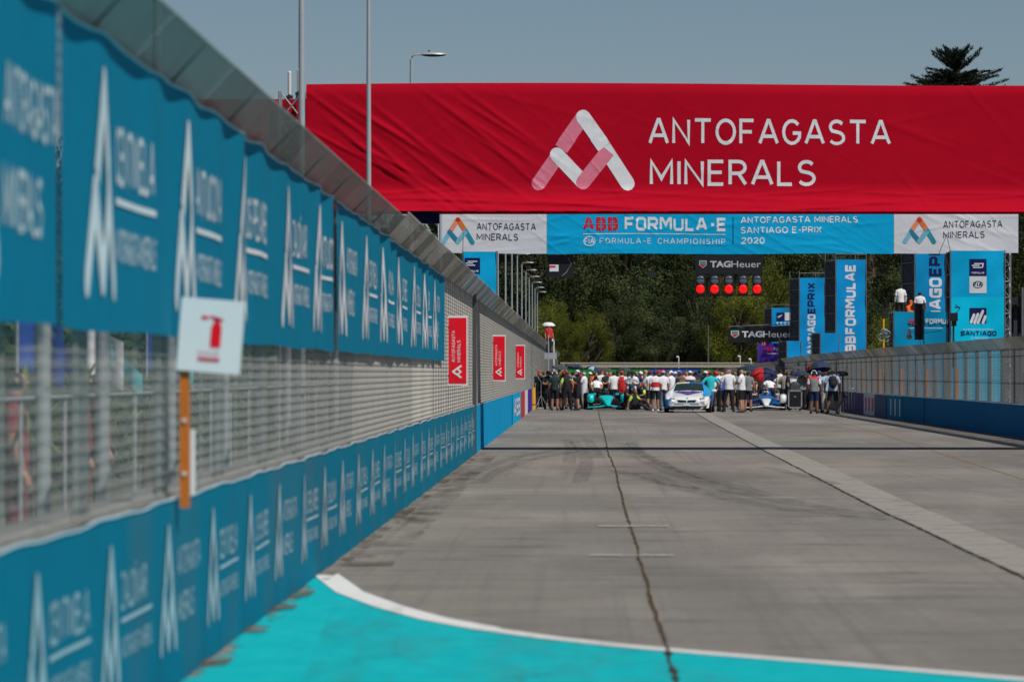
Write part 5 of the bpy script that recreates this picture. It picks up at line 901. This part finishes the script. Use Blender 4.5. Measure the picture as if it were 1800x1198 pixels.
# ------------------------------------------------------------------ safety car
def safety_car(label, x, d, rz_):
    t = thing('safety_car', label, 'car', ((x - VX) * d / F, d, 0), rz_)
    ST = [(-2.34, .26, .74, .46, .50, .50), (-2.30, .20, .84, .54, .54, .57), (-2.15, .17, .90, .62, .58, .64), (-1.85, .16, .94, .68, .62, .71), (-1.4, .16, .965, .75, .64, .78), (-1.0, .16, .965, .78, .66, .84), (-.82, .16, .965, .80, .68, .875), (-.45, .16, .96, .82, .64, 1.07), (-.1, .16, .96, .85, .585, 1.22), (.35, .16, .955, .87, .56, 1.285), (.9, .16, .96, .88, .55, 1.26), (1.4, .16, .97, .90, .54, 1.14), (1.9, .18, .97, .90, .54, 1.01), (2.25, .24, .92, .86, .52, .92), (2.35, .30, .84, .78, .48, .80)]
    def half(q):
        y, z0, ws, zb, wr, zr = q
        return cr([(0, y, zr), (wr * .45, y, zr - .006), (wr * .82, y, zr - .025), (wr, y, zr - .06), ((wr + ws * .93) / 2, y, (zr + zb) / 2), (ws * .93, y, zb + .015), (ws * .985, y, zb - .05), (ws, y, zb - .2), (ws * .985, y, z0 + .22), (ws * .96, y, z0 + .09), (ws * .90, y, z0)], 3)
    K = 8; rows = [half(q) for q in cr(ST, K)]; nr = len(rows); m = len(rows[0]); zbs = [q[3] for q in cr(ST, K)]
    def part_mesh(test):
        b = MB()
        for sd_ in (-1, 1):
            k0 = len(b.v); b.v += [(sd_ * p_[0], p_[1], p_[2]) for r_ in rows for p_ in r_]
            for i in range(nr - 1):
                for j in range(m - 1):
                    mi = test(i / K, j / 3, sd_, rows[i][j])
                    if mi is None: continue
                    f = (k0 + i * m + j, k0 + (i + 1) * m + j, k0 + (i + 1) * m + j + 1, k0 + i * m + j + 1); b.f.append(f if sd_ > 0 else f[::-1]); b.m.append(mi); b.smooth.append(True)
        return b
    def kind(i, j, sd_, p_):
        if 6.2 <= i < 8 and j < 2.6 - (8 - i) * .12: return 'w'
        if 8 <= i < 12 and 3 <= j < 4.9: return 's'
        return 'b'
    def paint(i, j, sd_, p_):
        if kind(i, j, sd_, p_) != 'b': return None
        x_, y_, z_ = p_
        if j >= 9: return 4
        if y_ < -.8 and z_ > .66 and x_ < (y_ + 1.75) * .62: return 3            # purple wedge on the bonnet
        if sd_ > 0: return 2 if (x_ > .56 + .12 * max(0, -1.2 - y_) and z_ > .60 and -1.95 < y_ < 1.5) else (1 if y_ > -.6 else 0)
        return 1 if (z_ < .56 and x_ > .62) or (j > 5 and y_ > -1.2) else 0
    body = part_mesh(paint)
    for sd_ in (-1, 1): ring_ = [(sd_ * p_[0], p_[1], p_[2]) for p_ in rows[0]] + [(0, ST[0][0], ST[0][1])]; body.add(ring_, [tuple(range(len(ring_)))], 0)
    body.build('body', [M_carw, M_carb, M_carl, M_carp, M_carbon], t, local=True)
    part_mesh(lambda i, j, sd_, p_: 0 if kind(i, j, sd_, p_) == 'w' else None).build('windscreen', M_glass, t, local=True); part_mesh(lambda i, j, sd_, p_: 0 if kind(i, j, sd_, p_) == 's' else None).build('side_window', M_glass, t, local=True)
    for s in (-1, 1):
        b = MB(); b.add([(s * .03, -2.37, .43), (s * .34, -2.36, .43), (s * .40, -2.345, .535), (s * .03, -2.365, .515), (s * .03, -2.30, .43), (s * .34, -2.29, .43), (s * .40, -2.27, .535), (s * .03, -2.30, .515)], [(0, 1, 2, 3), (4, 7, 6, 5), (0, 4, 5, 1), (2, 6, 7, 3), (1, 5, 6, 2), (0, 3, 7, 4)]); b.build('grille', M_carbon, t, local=True)
        b = MB(); b.ell((s * .66, -2.19, .575), (.17, .10, .035), 14, 8); b.build('headlight', M_carbon, t, local=True)
        b = MB(); b.ell((s * .60, -2.27, .575), (.035, .03, .022), 8, 6); b.ell((s * .70, -2.24, .58), (.035, .03, .022), 8, 6); b.build('lamp', mat('lamp_glass', (.8, .8, .85), rough=.1), t, local=True)
        b = MB(); b.add([(s * .56, -2.36, .20), (s * .90, -2.22, .20), (s * .93, -2.15, .48), (s * .72, -2.32, .46), (s * .56, -2.20, .20), (s * .90, -2.0, .20), (s * .93, -2.0, .48), (s * .72, -2.1, .46)], [(0, 1, 2, 3), (4, 7, 6, 5), (0, 4, 5, 1), (2, 6, 7, 3), (1, 5, 6, 2), (0, 3, 7, 4)] if s > 0 else [(3, 2, 1, 0), (5, 6, 7, 4), (1, 5, 4, 0), (3, 7, 6, 2), (2, 6, 5, 1), (4, 7, 3, 0)]); b.build('bumper_corner', M_carw if s > 0 else M_carb, t, local=True)
        b = MB(); b.ell((s * 1.05, -.55, .90), (.12, .07, .065), 12, 8); b.tube([(s * .92, -.5, .84), (s * 1.0, -.53, .88)], .018, 5); b.build('wing_mirror', M_carbon if s < 0 else M_carw, t, local=True)
        tyre_part(t, s * .86, -1.42, .34, .34, .23); tyre_part(t, s * .86, 1.38, .34, .34, .25)
        b = MB(); b.tube([(s * .955, -1.42, .36), (s * .972, -1.42, .36)], .39, 24); b.tube([(s * .955, 1.38, .36), (s * .975, 1.38, .36)], .39, 24); b.build('wheel_arch', M_carbon, t, local=True)
    b = MB(); b.add([(-.50, -2.375, .15), (.50, -2.375, .15), (.66, -2.35, .28), (-.66, -2.35, .28), (-.50, -2.2, .15), (.50, -2.2, .15), (.66, -2.2, .28), (-.66, -2.2, .28)], [(0, 1, 2, 3), (4, 7, 6, 5), (0, 4, 5, 1), (2, 6, 7, 3), (1, 5, 6, 2), (0, 3, 7, 4)]); b.build('air_intake', M_carbon, t, local=True)
    b = MB(); b.bb(-.52, .52, -2.372, -2.30, .385, .42); b.build('bumper_bar', mat('pale_blue_trim', (.45, .65, .8), rough=.3), t, local=True)
    b = MB(); b.bb(-.74, .74, -2.43, -2.20, .085, .12); b.build('splitter', M_alu, t, local=True)
    b = MB(); b.tube([(0, -2.27, .575), (0, -2.29, .58)], .045, 14); b.tube([(0, -2.275, .575), (0, -2.293, .58)], .03, 14, 1); b.build('badge', [M_carbon, M_carl], t, local=True)
    b = MB(); b.box((0, .30, 1.325), (.90, .22, .07)); b.box((-.30, .19, 1.325), (.26, .02, .05), mi=1); b.box((.30, .19, 1.325), (.26, .02, .05), mi=1); b.build('light_bar', [M_carbon, mat('amber_lens', (.5, .2, .02), rough=.2)], t, local=True)
    b = MB(); b.bb(-.13, .13, -2.386, -2.374, .30, .365); b.build('number_plate', M_signw, t, local=True)
    b = MB(); b.tube([(-.45, -.86, .885), (0, -.70, .97)], .008, 4); b.tube([(.1, -.86, .885), (.5, -.70, .965)], .008, 4); b.build('wiper', M_dark, t, local=True)
    p = Print(); p.put(stroke2d('ABB', .27), -.12, 0, .24, .10); p.build('lettering', M_carw, lambda u, v, l=0: (u, -1.25 + v * 1.5, .817 + .10 * v), t, local=True)
    return t
safety_car('white and blue sports safety car with purple bonnet top, nearest car', 1212, 195.3, R(-4))

# ------------------------------------------------------------------ kit on the grid
t = thing('flight_case', 'silver edged black flight case on castors right of the race car', 'case', P(1397, 718, 202)); t.location.z = 0; L0 = t.location.copy()
b = MB(); b.bb(-.28, .28, -.3, .3, .14, .86); b.build('box', M_black, t, local=True); b = MB()
for s in (-1, 1): b.bb(s * .25, s * .31, -.325, -.30, .12, .90)
b.bb(-.31, .31, -.325, -.30, .84, .90); b.bb(-.31, .31, -.325, -.30, .12, .18); b.bb(-.31, .31, -.32, .32, .87, .91); b.build('edge_trim', M_alu, t, local=True)
for s in (-1, 1):
    for s2_ in (-1, 1): b = MB(); b.tube([(s * .22 - .02, s2_ * .24, .06), (s * .22 + .02, s2_ * .24, .06)], .06, 12); b.build('castor', M_tyre, t, local=True)
b = MB(); b.box((0, 0, .40), (.14, .008, .05)); b.box((.0, -.31, .62), (.1, .02, .05)); b.build('latch', M_alu, t, local=True)
tag(MB().ell(L0 + Vector((0, 0, 1.08)), (.24, .2, .20), 14, 8).box(L0 + Vector((.02, -.05, 1.02)), (.40, .3, .2)).build('equipment_bag', cmat(C['dgrey'])), 'dark grey equipment bag lying on the flight case', 'bag')
t = thing('wheel_trolley', 'black trolley of tall tyres with steel frame at the far left', 'trolley', P(953, 718, 212)); t.location.z = 0
for k, (yy, zz) in enumerate(((0, .42), (0, 1.10), (.5, .42), (.5, 1.10))): tyre_part(t, .0, yy, zz, .33, .3, 'spare_wheel')
b = MB(); b.tube([(-.34, -.35, 0), (-.34, -.35, 1.5), (.34, -.35, 1.5), (.34, -.35, 0)], .025, 6); b.tube([(-.34, .75, .1), (-.34, .75, 1.5), (.34, .75, 1.5), (.34, .75, .1)], .025, 6); b.tube([(-.3, -.35, .0), (.3, -.35, .8)], .02, 5); b.build('frame', M_pole, t, local=True)
t = thing('tripod_boom', 'thin steel boom slanting up from a tripod beside the tyres', 'tripod', P(944, 720, 207)); t.location.z = 0; b = MB(); b.tube([(-.25, 0, 1.9), (.18, 0, 1.25)], .012, 6); b.build('boom', M_alu, t, local=True); b = MB(); b.tube([(.18, 0, 1.25), (.18, 0, .62)], .016, 6); b.build('column', M_alu, t, local=True)
for q in (-.35, .1, .45): b = MB(); b.tube([(.18, 0, .66), (.18 + q * .8, q * .5, 0)], .014, 5); b.build('leg', M_alu, t, local=True)
t = thing('padded_post', 'yellow padded post standing against the left barrier end', 'post', P(937.5, 718, 209.5)); t.location.z = 0; b = MB(); b.tube([(0, 0, .25), (0, 0, .99)], .09, 14); b.tube([(0, 0, 0), (0, 0, .20)], .09, 14); b.build('padding', M_yellow, t, local=True); b = MB(); b.tube([(0, 0, .19), (0, 0, .27)], .085, 12); b.build('black_band', M_dark, t, local=True)
t = thing('camera_tripod', 'black television camera on a tall stand beside the cameraman', 'camera', P(1481.5, 726, 188)); t.location.z = 0; b = MB(); b.box((-.02, -.05, 1.62), (.26, .5, .20)); b.tube([(-.02, -.3, 1.63), (-.02, -.5, 1.63)], .09, 10); b.box((-.22, .1, 1.66), (.28, .12, .08)); b.box((.16, .1, 1.6), (.12, .2, .14)); b.tube([(.12, 0, 1.7), (.17, 0, 1.98)], .008, 4); b.tube([(-.28, 0, 1.7), (-.30, 0, 1.88)], .008, 4); b.build('camera_body', M_black, t, local=True)
b = MB(); b.tube([(0, 0, 1.55), (0, 0, .55)], .035, 8); b.ell((.12, 0, .72), (.1, .08, .07)); b.build('column', M_dark, t, local=True)
for q in range(3): a = q * 2.1 + .5; b = MB(); b.tube([(0, 0, .62), (.34 * math.cos(a), .34 * math.sin(a), 0)], .02, 5); b.build('leg', M_dark, t, local=True)
t = thing('extinguisher', 'yellow gas bottle on the ground right of the turquoise car', 'bottle', P(1100.5, 718, 211)); t.location.z = 0; b = MB(); b.tube([(0, 0, 0), (0, 0, .16)], .06, 12); b.ell((0, 0, .22), (.07, .07, .08)); b.build('bottle_body', M_yellow, t, local=True); b = MB(); b.tube([(0, 0, .29), (0, 0, .34)], .02, 8); b.build('valve', M_dark, t, local=True)
t = thing('safety_barrier', 'pale folding barrier behind the camera stand by the fence', 'barrier', P(1492, 722, 193)); t.location.z = 0; b = MB(); b.tube([(-.35, 0, 0), (-.35, 0, 1.0), (.35, 0, 1.0), (.35, 0, 0)], .02, 6); b.build('frame', M_alu, t, local=True)
for q in range(5): b = MB(); b.tube([(-.23 + q * .115, 0, .15), (-.23 + q * .115, 0, 1.0)], .010, 5); b.build('bar', M_alu, t, local=True)
# small roadside cameras and masts behind the fences
for (x, y0, y1, d, lb) in ((973.5, 655, 598, 330, 'thin white camera mast right of the white parasol'), (1301, 645, 626, 470, 'white hooked camera mast above the far barrier'), (1193, 645, 627, 472, 'short white mast above the far barrier'), (1320, 645, 631, 468, 'short pale mast beside the hooked one'), (1335, 640, 612, 440, 'pale dome mast left of the purple cart')):
    t = thing('camera_mast', lb, 'mast', P(x, y0, d)); t.location.z = 0; q = P(x, y1, d); b = MB(); b.tube([(0, 0, 0), (0, 0, q.z)], .06 if d > 400 else .05, 6); b.build('pole', M_signw, t, local=True)
    b = MB(); b.ell((-.12, 0, q.z), (.16, .12, .10), 10, 6); b.build('camera_head', M_signw, t, local=True)
t = thing('light_mast', 'thin grey pole in front of the trees left of the start lights', 'pole', P(1245, 640, 478)); t.location.z = 0; b = MB(); b.tube([(0, 0, 0), (0, 0, 6.5)], [.10, .06], 6); b.build('pole', M_steel, t, local=True)
b = MB(); q = P(964, 571, 285); b.tube([(q.x, q.y, 0), (q.x, q.y, q.z)], .04, 6); b.bb(q.x - .8, q.x + .5, q.y + .5, q.y + 1.5, 2.5, 2.88); tag(b.build('lookout_stand', M_pole), 'small marshal stand carrying the white parasol behind the left fence', 'stand')

# ------------------------------------------------------------------ vegetation
def leafmat(name, c1, c2):
    m = bpy.data.materials.new(name); m.use_nodes = True; N = m.node_tree.nodes; L = m.node_tree.links; b = N["Principled BSDF"]; b.inputs["Roughness"].default_value = .75; b.inputs["Specular IOR Level"].default_value = .1
    a = N.new("ShaderNodeAttribute"); a.attribute_name = 'tone'; oi = N.new("ShaderNodeObjectInfo")
    rp = N.new("ShaderNodeMixRGB"); rp.inputs[1].default_value = (*c1, 1); rp.inputs[2].default_value = (*c2, 1); L.new(a.outputs["Fac"], rp.inputs[0])
    hs = N.new("ShaderNodeHueSaturation"); mr = N.new("ShaderNodeMapRange"); mr.inputs[3].default_value = .7; mr.inputs[4].default_value = 1.3; L.new(oi.outputs["Random"], mr.inputs[0]); L.new(mr.outputs[0], hs.inputs["Value"]); L.new(rp.outputs[0], hs.inputs["Color"]); L.new(hs.outputs[0], b.inputs["Base Color"])
    tr = N.new("ShaderNodeBsdfTranslucent"); L.new(hs.outputs[0], tr.inputs[0]); mx = N.new("ShaderNodeMixShader"); mx.inputs[0].default_value = .25; L.new(b.outputs[0], mx.inputs[1]); L.new(tr.outputs[0], mx.inputs[2]); L.new(mx.outputs[0], N["Material Output"].inputs[0])
    return m
ML = [leafmat('dark_foliage', (.032, .048, .022), (.095, .118, .044)), leafmat('olive_foliage', (.052, .064, .024), (.13, .145, .05)), leafmat('yellow_green_foliage', (.07, .085, .012), (.20, .22, .035))]
M_bark = mat('bark', (.09, .07, .05), rough=.95, var=.3, scale=3, bump=.5)
def crown_mesh(seed, rx_, ry_, rz__, nclump, nleaf, ls, m):
    """leaf quads in clumps through an uneven crown; unit centre at 0"""
    r = np.random.default_rng(seed); ctr = []
    while len(ctr) < nclump:
        p = r.normal(size=3); p /= np.linalg.norm(p); p *= r.uniform(.35, 1.0) ** .6; p[2] = p[2] if p[2] > -.65 else -.65 * r.random(); ctr.append(p)
    ctr = np.array(ctr); sz = r.uniform(.16, .34, nclump); idx = r.integers(0, nclump, nleaf); dirs = r.normal(size=(nleaf, 3)); dirs /= np.linalg.norm(dirs, axis=1)[:, None]
    P0 = (ctr[idx] + dirs * sz[idx][:, None] * (r.random(nleaf) ** .4)[:, None] * np.array([1, 1, .75])) * np.array([rx_, ry_, rz__])
    nrm = dirs + r.normal(size=(nleaf, 3)) * .8 + np.array([0, 0, .5]); nrm /= np.linalg.norm(nrm, axis=1)[:, None]; a = np.cross(nrm, r.normal(size=(nleaf, 3))); a /= np.linalg.norm(a, axis=1)[:, None]; b_ = np.cross(nrm, a)
    s = ls * r.uniform(.5, 1.3, nleaf)[:, None]; V = np.stack([P0 - a * s, P0 - b_ * s * .55, P0 + a * s, P0 + b_ * s * .55], 1).reshape(-1, 3)
    me = bpy.data.meshes.new('crown'); me.vertices.add(len(V)); me.vertices.foreach_set('co', V.astype(np.float32).ravel()); me.loops.add(len(V)); me.loops.foreach_set('vertex_index', np.arange(len(V), dtype=np.int32)); me.polygons.add(nleaf)
    me.polygons.foreach_set('loop_start', np.arange(0, len(V), 4, dtype=np.int32)); me.polygons.foreach_set('loop_total', np.full(nleaf, 4, dtype=np.int32))
    tone = np.clip(r.normal(.45, .25, nclump)[idx] + r.normal(0, .15, nleaf), 0, 1); at = me.attributes.new('tone', 'FLOAT', 'FACE'); at.data.foreach_set('value', tone.astype(np.float32)); me.materials.append(m); me.update(); return me
CROWNS = [crown_mesh(i, 1, 1, 1, 75, 30000, .019, ML[(0, 0, 1, 0, 2, 1)[i]]) for i in range(6)]
def trunk_mesh(seed):
    rr_ = random.Random(seed); b = MB(); b.tube([(0, 0, 0), (.05, .02, .25), (-.03, .03, .5), (.02, 0, .75)], [.045, .032, .022, .010], 8)
    for k in range(7):
        a = rr_.uniform(0, 6.28); z = rr_.uniform(.28, .6); l = rr_.uniform(.2, .4); b.tube([(0, 0, z), (l * .5 * math.cos(a), l * .5 * math.sin(a), z + .10), (l * math.cos(a), l * math.sin(a), z + .26)], [.018, .011, .004], 5)
    return b.mesh('trunk', M_bark)
TRUNKS = [trunk_mesh(i) for i in range(3)]
def tree(label, X, d, h, rad, k, low=.25, group='trees beyond the track', cat='tree', nm='broadleaf_tree'):
    t = thing(nm, label, cat, (X, d, 0), random.uniform(0, 6), group); o = link('trunk', TRUNKS[k % 3], t); o.scale = (h, h, h)
    c = link('crown', CROWNS[k], t, (0, 0, h * (1 + low) / 2)); c.scale = (rad, rad, h * (1 - low) / 2); return t
kinds = {0: 'dark dense', 1: 'very dark', 2: 'olive green', 3: 'dark round', 4: 'yellow green', 5: 'olive leafy'}
# (picture column, distance, height, crown radius, variant, where)
TR = [(880, 500, 22, 7.5, 0, 'behind the left cyan tower'), (915, 520, 24, 8, 2, 'behind the row of lamp heads'), (955, 505, 21, 7, 3, 'right of the lamp heads'), (985, 545, 25, 8, 5, 'above the white parasol'), (1020, 515, 22, 7, 0, 'right of the black timing board'), (1060, 540, 24, 8, 1, 'between timing board and camera rig'), (1100, 510, 21, 7.5, 3, 'left of the hanging camera rig'), (1140, 545, 25, 8.5, 0, 'behind the hanging camera rig'),
      (1180, 515, 22, 7, 1, 'left of the start lights'), (1225, 540, 24, 8, 3, 'behind the left end of the start lights'), (1265, 512, 20, 7, 0, 'under the start lights'), (1300, 550, 25, 8.5, 2, 'behind the right end of the start lights'), (1345, 520, 22, 7.5, 5, 'right of the start lights'), (1390, 545, 24, 8, 2, 'above the SANTIAGOEPRIX tower'), (1435, 515, 22, 7.5, 0, 'between the two tall towers'), (1480, 545, 24, 8, 3, 'behind the FORMULAE tower'),
      (1535, 420, 18, 6.5, 1, 'just right of the FORMULAE tower'), (1570, 460, 21, 7, 0, 'behind the camera platform'), (1600, 430, 19, 6.5, 5, 'left of the SANTIAGO tower'), (1650, 450, 20, 7, 0, 'behind the cyan tower left side'), (1710, 440, 19, 7, 2, 'behind the cyan tower'), (1770, 400, 17, 6, 5, 'right of the cyan tower'), (1810, 420, 19, 7, 2, 'at the right edge behind the stand'), (1850, 390, 18, 6.5, 3, 'beyond the right edge')]
for (x, d, h, r_, k, wh) in TR: tree('tall %s tree %s' % (kinds[k], wh), (x - VX) * d / F, d, h, r_, k, low=.12)
SM = [(1000, 480, 7.0, 2.4, 4, 'lowest, just right of the left fence end'), (1035, 482, 8, 2.6, 4, 'right of the lowest one, behind the umbrellas'), (968, 484, 9, 3, 4, 'under the white parasol'), (1300, 482, 11, 3.4, 4, 'left of the black overhead sign'), (1345, 488, 13, 3.6, 4, 'behind the black overhead sign'), (1080, 490, 9, 4.5, 1, 'above the green panel'), (1130, 492, 11, 4.5, 0, 'above the middle of the far barrier'), (1180, 488, 9, 4, 3, 'above the blue panel'), (1225, 490, 12, 4.5, 1, 'above the right end of the blue panel'), (1265, 486, 10, 4, 0, 'above the second green panel'),
      (1390, 480, 9, 4, 0, 'behind the low blue boxes'), (1440, 470, 10, 4, 1, 'between the tower feet'), (1545, 360, 7, 3.0, 0, 'behind the yellow mast'), (1590, 340, 6, 3, 4, 'behind the man in white on the platform'), (1500, 460, 10, 4, 3, 'right of the FORMULAE tower foot')]
for (x, d, h, r_, k, wh) in SM: tree('low %s bushy tree %s' % (kinds[k], wh), (x - VX) * d / F, d, h, r_, k, low=-.05, group='low trees behind the far barrier', nm='bushy_tree')
LT = [(-13, 60, 7, 3.5, 2), (-17, 75, 9, 4, 0), (-14, 95, 7.5, 3.5, 3), (-21, 105, 11, 5, 0), (-16, 130, 9, 4, 5), (-12, 150, 7, 3.2, 2), (-20, 165, 11, 5, 3), (-14, 190, 8.5, 4, 0), (-11, 230, 7.5, 3.5, 5), (-16, 260, 9.5, 4.5, 1), (-12, 310, 9, 4.2, 2), (-14, 370, 11, 5, 0), (-12, 430, 12, 5, 3)]
for q, (X, d, h, r_, k) in enumerate(LT): tree('%s tree seen through the left fence mesh, %s' % (kinds[k], ['behind the nearest red figures', 'behind the feather flags', 'left of the fire sign', 'above the fire sign stake', 'right of the fire sign', 'mid way along the near banner', 'where the middle banner ends', 'behind the farthest banner', 'behind the nearest red sign', 'between the first two red signs', 'behind the middle red sign', 'behind the last red sign', 'near the far end of the fence'][q]), X, d, h, r_, k, low=-.1, group='trees behind the left fence')
# hedge mass behind the left fence
r = np.random.default_rng(3); n = 60000; V0 = np.stack([r.uniform(-8.4, -6.8, n), 24 + 455 * r.random(n) ** 1.8, r.random(n) ** .75 * 3.4], 1); nn = r.normal(size=(n, 3)); nn /= np.linalg.norm(nn, axis=1)[:, None]; a_ = np.cross(nn, r.normal(size=(n, 3))); a_ /= np.linalg.norm(a_, axis=1)[:, None]; b2 = np.cross(nn, a_); s = r.uniform(.06, .16, n)[:, None]
V = np.stack([V0 - a_ * s, V0 - b2 * s * .6, V0 + a_ * s, V0 + b2 * s * .6], 1).reshape(-1, 3); me = bpy.data.meshes.new('hedge'); me.from_pydata(V.tolist(), [], np.arange(4 * n).reshape(-1, 4).tolist()); at = me.attributes.new('tone', 'FLOAT', 'FACE'); at.data.foreach_set('value', r.random(n).astype(np.float32)); me.materials.append(ML[0])
hg = link('hedge', me); tag(hg, 'dark green hedge running behind the left debris fence', 'hedge', kind='stuff')
# distant wood behind everything
me = crown_mesh(77, 130, 14, 17, 240, 50000, 1.0, ML[0]); o = link('distant_wood', me, None, (30, 620, 8)); tag(o, 'dark wood closing the view behind the trees', 'wood', kind='stuff')
# cedar above the banner
D = 320; q = P(1680, 655, D); t = thing('cedar_tree', 'dark cedar whose tip rises above the right part of the red banner', 'tree', (q.x, D, 0)); H = CH + (655 - 90) * D / F
b = MB(); b.tube([(0, 0, 0), (.1, 0, H * .5), (0, 0, H * .97)], [.45, .25, .03], 8); rr_ = random.Random(8); r = np.random.default_rng(5); LV = []; LF = []
z = H * .45
while z < H - .15:
    k = (H - z) / (H * .55); nb = 7 if k > .1 else 4
    for i in range(nb):
        a = rr_.uniform(0, 6.28); ln = (.35 + 15.0 * k) * rr_.uniform(.45, 1.1); up_ = rr_.uniform(-.02, .30) + (.55 if k < .12 else 0); e = Vector((ln * math.cos(a), ln * math.sin(a), ln * up_)); s0 = Vector((0, 0, z)); b.tube([s0, s0 + e * .5 + Vector((0, 0, -.05 * ln)), s0 + e], [.05, .03, .01], 4)
        n_ = int(60 + 62 * ln)
        for j in range(n_):
            tt = rr_.uniform(.12, 1.0) ** .8; c = s0 + e * tt + Vector((rr_.gauss(0, .09 * ln * (1.05 - tt) + .02), rr_.gauss(0, .09 * ln * (1.05 - tt) + .02), rr_.gauss(0, .05))); dv = (e.normalized() + Vector((rr_.gauss(0, .5), rr_.gauss(0, .5), rr_.uniform(-.1, .6)))).normalized() * rr_.uniform(.10, .26); sd2 = dv.cross(Vector((rr_.gauss(0, 1), rr_.gauss(0, 1), rr_.gauss(0, 1)))).normalized() * .030
            kk = len(LV); LV += [c - sd2, c + dv, c + sd2]; LF.append((kk, kk + 1, kk + 2))
    z += max(.14, .5 * k)
b.build('trunk', M_bark, t, local=True); me = bpy.data.meshes.new('needles'); me.from_pydata([tuple(v) for v in LV], [], LF); at = me.attributes.new('tone', 'FLOAT', 'FACE'); at.data.foreach_set('value', np.random.default_rng(1).random(len(LF)).astype(np.float32)); me.materials.append(leafmat('cedar_needles', (.008, .016, .014), (.030, .042, .024))); link('needles', me, t)

# ------------------------------------------------------------------ things seen through the near left fence
def dd_(x, X): return X * F / (x - VX)
for (x, X, top, lw, lb) in ((75, -3.4, 2.5, .08, 'nearest pale'), (180, -3.4, 2.5, .08, 'second pale'), (300, -3.4, 2.5, .07, 'third pale'), (395, -3.4, 2.5, .07, 'fourth pale'), (505, -3.4, 2.5, .07, 'fifth pale'), (590, -3.4, 2.5, .07, 'sixth pale'), (660, -3.4, 2.5, .07, 'seventh pale')):
    d = dd_(x, X); b = MB(); b.tube([(X, d, 0), (X, d, top)], lw / 2 * 1.3, 8); tag(b.build('crowd_fence_post', M_pole), '%s upright seen blurred through the left fence mesh' % lb, 'post', 'uprights behind the left fence')
for (x, X, top, bot, lb) in ((140, -4.6, 640, 830, 'left one of two dull red figures behind the near fence mesh'), (175, -4.9, 700, 830, 'right one of two dull red figures behind the near fence mesh'), (25, -4.4, 740, 830, 'dull red figure behind the fence mesh at the picture edge')):
    d = dd_(x, X); PP(lb, x, d, 'stand', 100, 'maroon', pants='maroon', legs='black', hair='black', group='people behind the left fence', hgt=.98)
for (x, y, X, c1, c2, lb) in ((30, 590, -5.2, 'blue', 'blue', 'blue flag behind the near fence mesh at the picture edge'), (150, 612, -5.6, 'white', 'turq', 'white and turquoise flag behind the near fence mesh'), (258, 615, -6.0, 'blue', 'turq', 'blue streamer flag left of the fire sign')):
    d = dd_(x, X); q = P(x, y, d); t = thing('flag', lb, 'flag', (q.x, d, 0), group='flags behind the left fence'); b = MB(); b.tube([(0, 0, 0), (0, 0, q.z + .4)], .02, 6); b.build('flag_pole', M_pole, t, local=True)
    b = MB(); b.grid(lambda u, v: (.02 + .42 * u, .08 * math.sin(5 * u), q.z - .28 + .55 * v - .2 * u), 10, 4); b.build('flag_cloth', cmat(C[c1]), t, local=True); b = MB(); b.grid(lambda u, v: (.30 + .35 * u, -.03 + .06 * math.sin(6 * u), q.z - .2 + .25 * v - .35 * u), 8, 3); b.build('flag_tail', cmat(C[c2]), t, local=True)
for (x, X, lb) in ((45, -4.8, 'nearest spiky leafed plant behind the fence mesh'), (140, -5.4, 'spiky leafed plant under the white flag'), (255, -5.8, 'spiky leafed plant under the blue streamer')):
    d = dd_(x, X); t = thing('yucca_plant', lb, 'plant', (X, d, 0), group='plants behind the left fence'); b = MB(); b.tube([(0, 0, 0), (.03, 0, .9), (0, .02, 1.5)], [.06, .05, .04], 7); b.build('stem', M_bark, t, local=True)
    for k in range(26):
        a = random.uniform(0, 6.28); e = random.uniform(-.3, 1.3); l = random.uniform(.4, .7); z0 = random.uniform(1.0, 1.5); dv = Vector((math.cos(a) * math.cos(e), math.sin(a) * math.cos(e), math.sin(e))); s_ = Vector((-math.sin(a), math.cos(a), 0)) * .025; p0 = Vector((0, 0, z0)); b = MB(); b.add([p0 - s_, p0 + s_, p0 + dv * l * .6 + s_ * .8, p0 + dv * l * .6 - s_ * .8, p0 + dv * l + Vector((0, 0, -.1))], [(0, 1, 2, 3), (3, 2, 4)]); b.build('leaf', mat('yucca_leaf', (.12, .17, .04), rough=.5, var=.3), t, local=True)
bb_ = thing('crowd_fence', 'steel rail and white frame behind the near left fence', 'fence', (-4.2, 30, 0)); b = MB(); b.tube([(-4.2, 26, 1.45), (-4.2, 90, 1.45)], .02, 5); b.build('rail', M_pole, bb_)
for d in range(26, 91, 3): b = MB(); b.tube([(-4.2, d, 0), (-4.2, d, 1.45)], .018, 5); b.build('rail_post', M_pole, bb_)
bpy.context.view_layer.update()
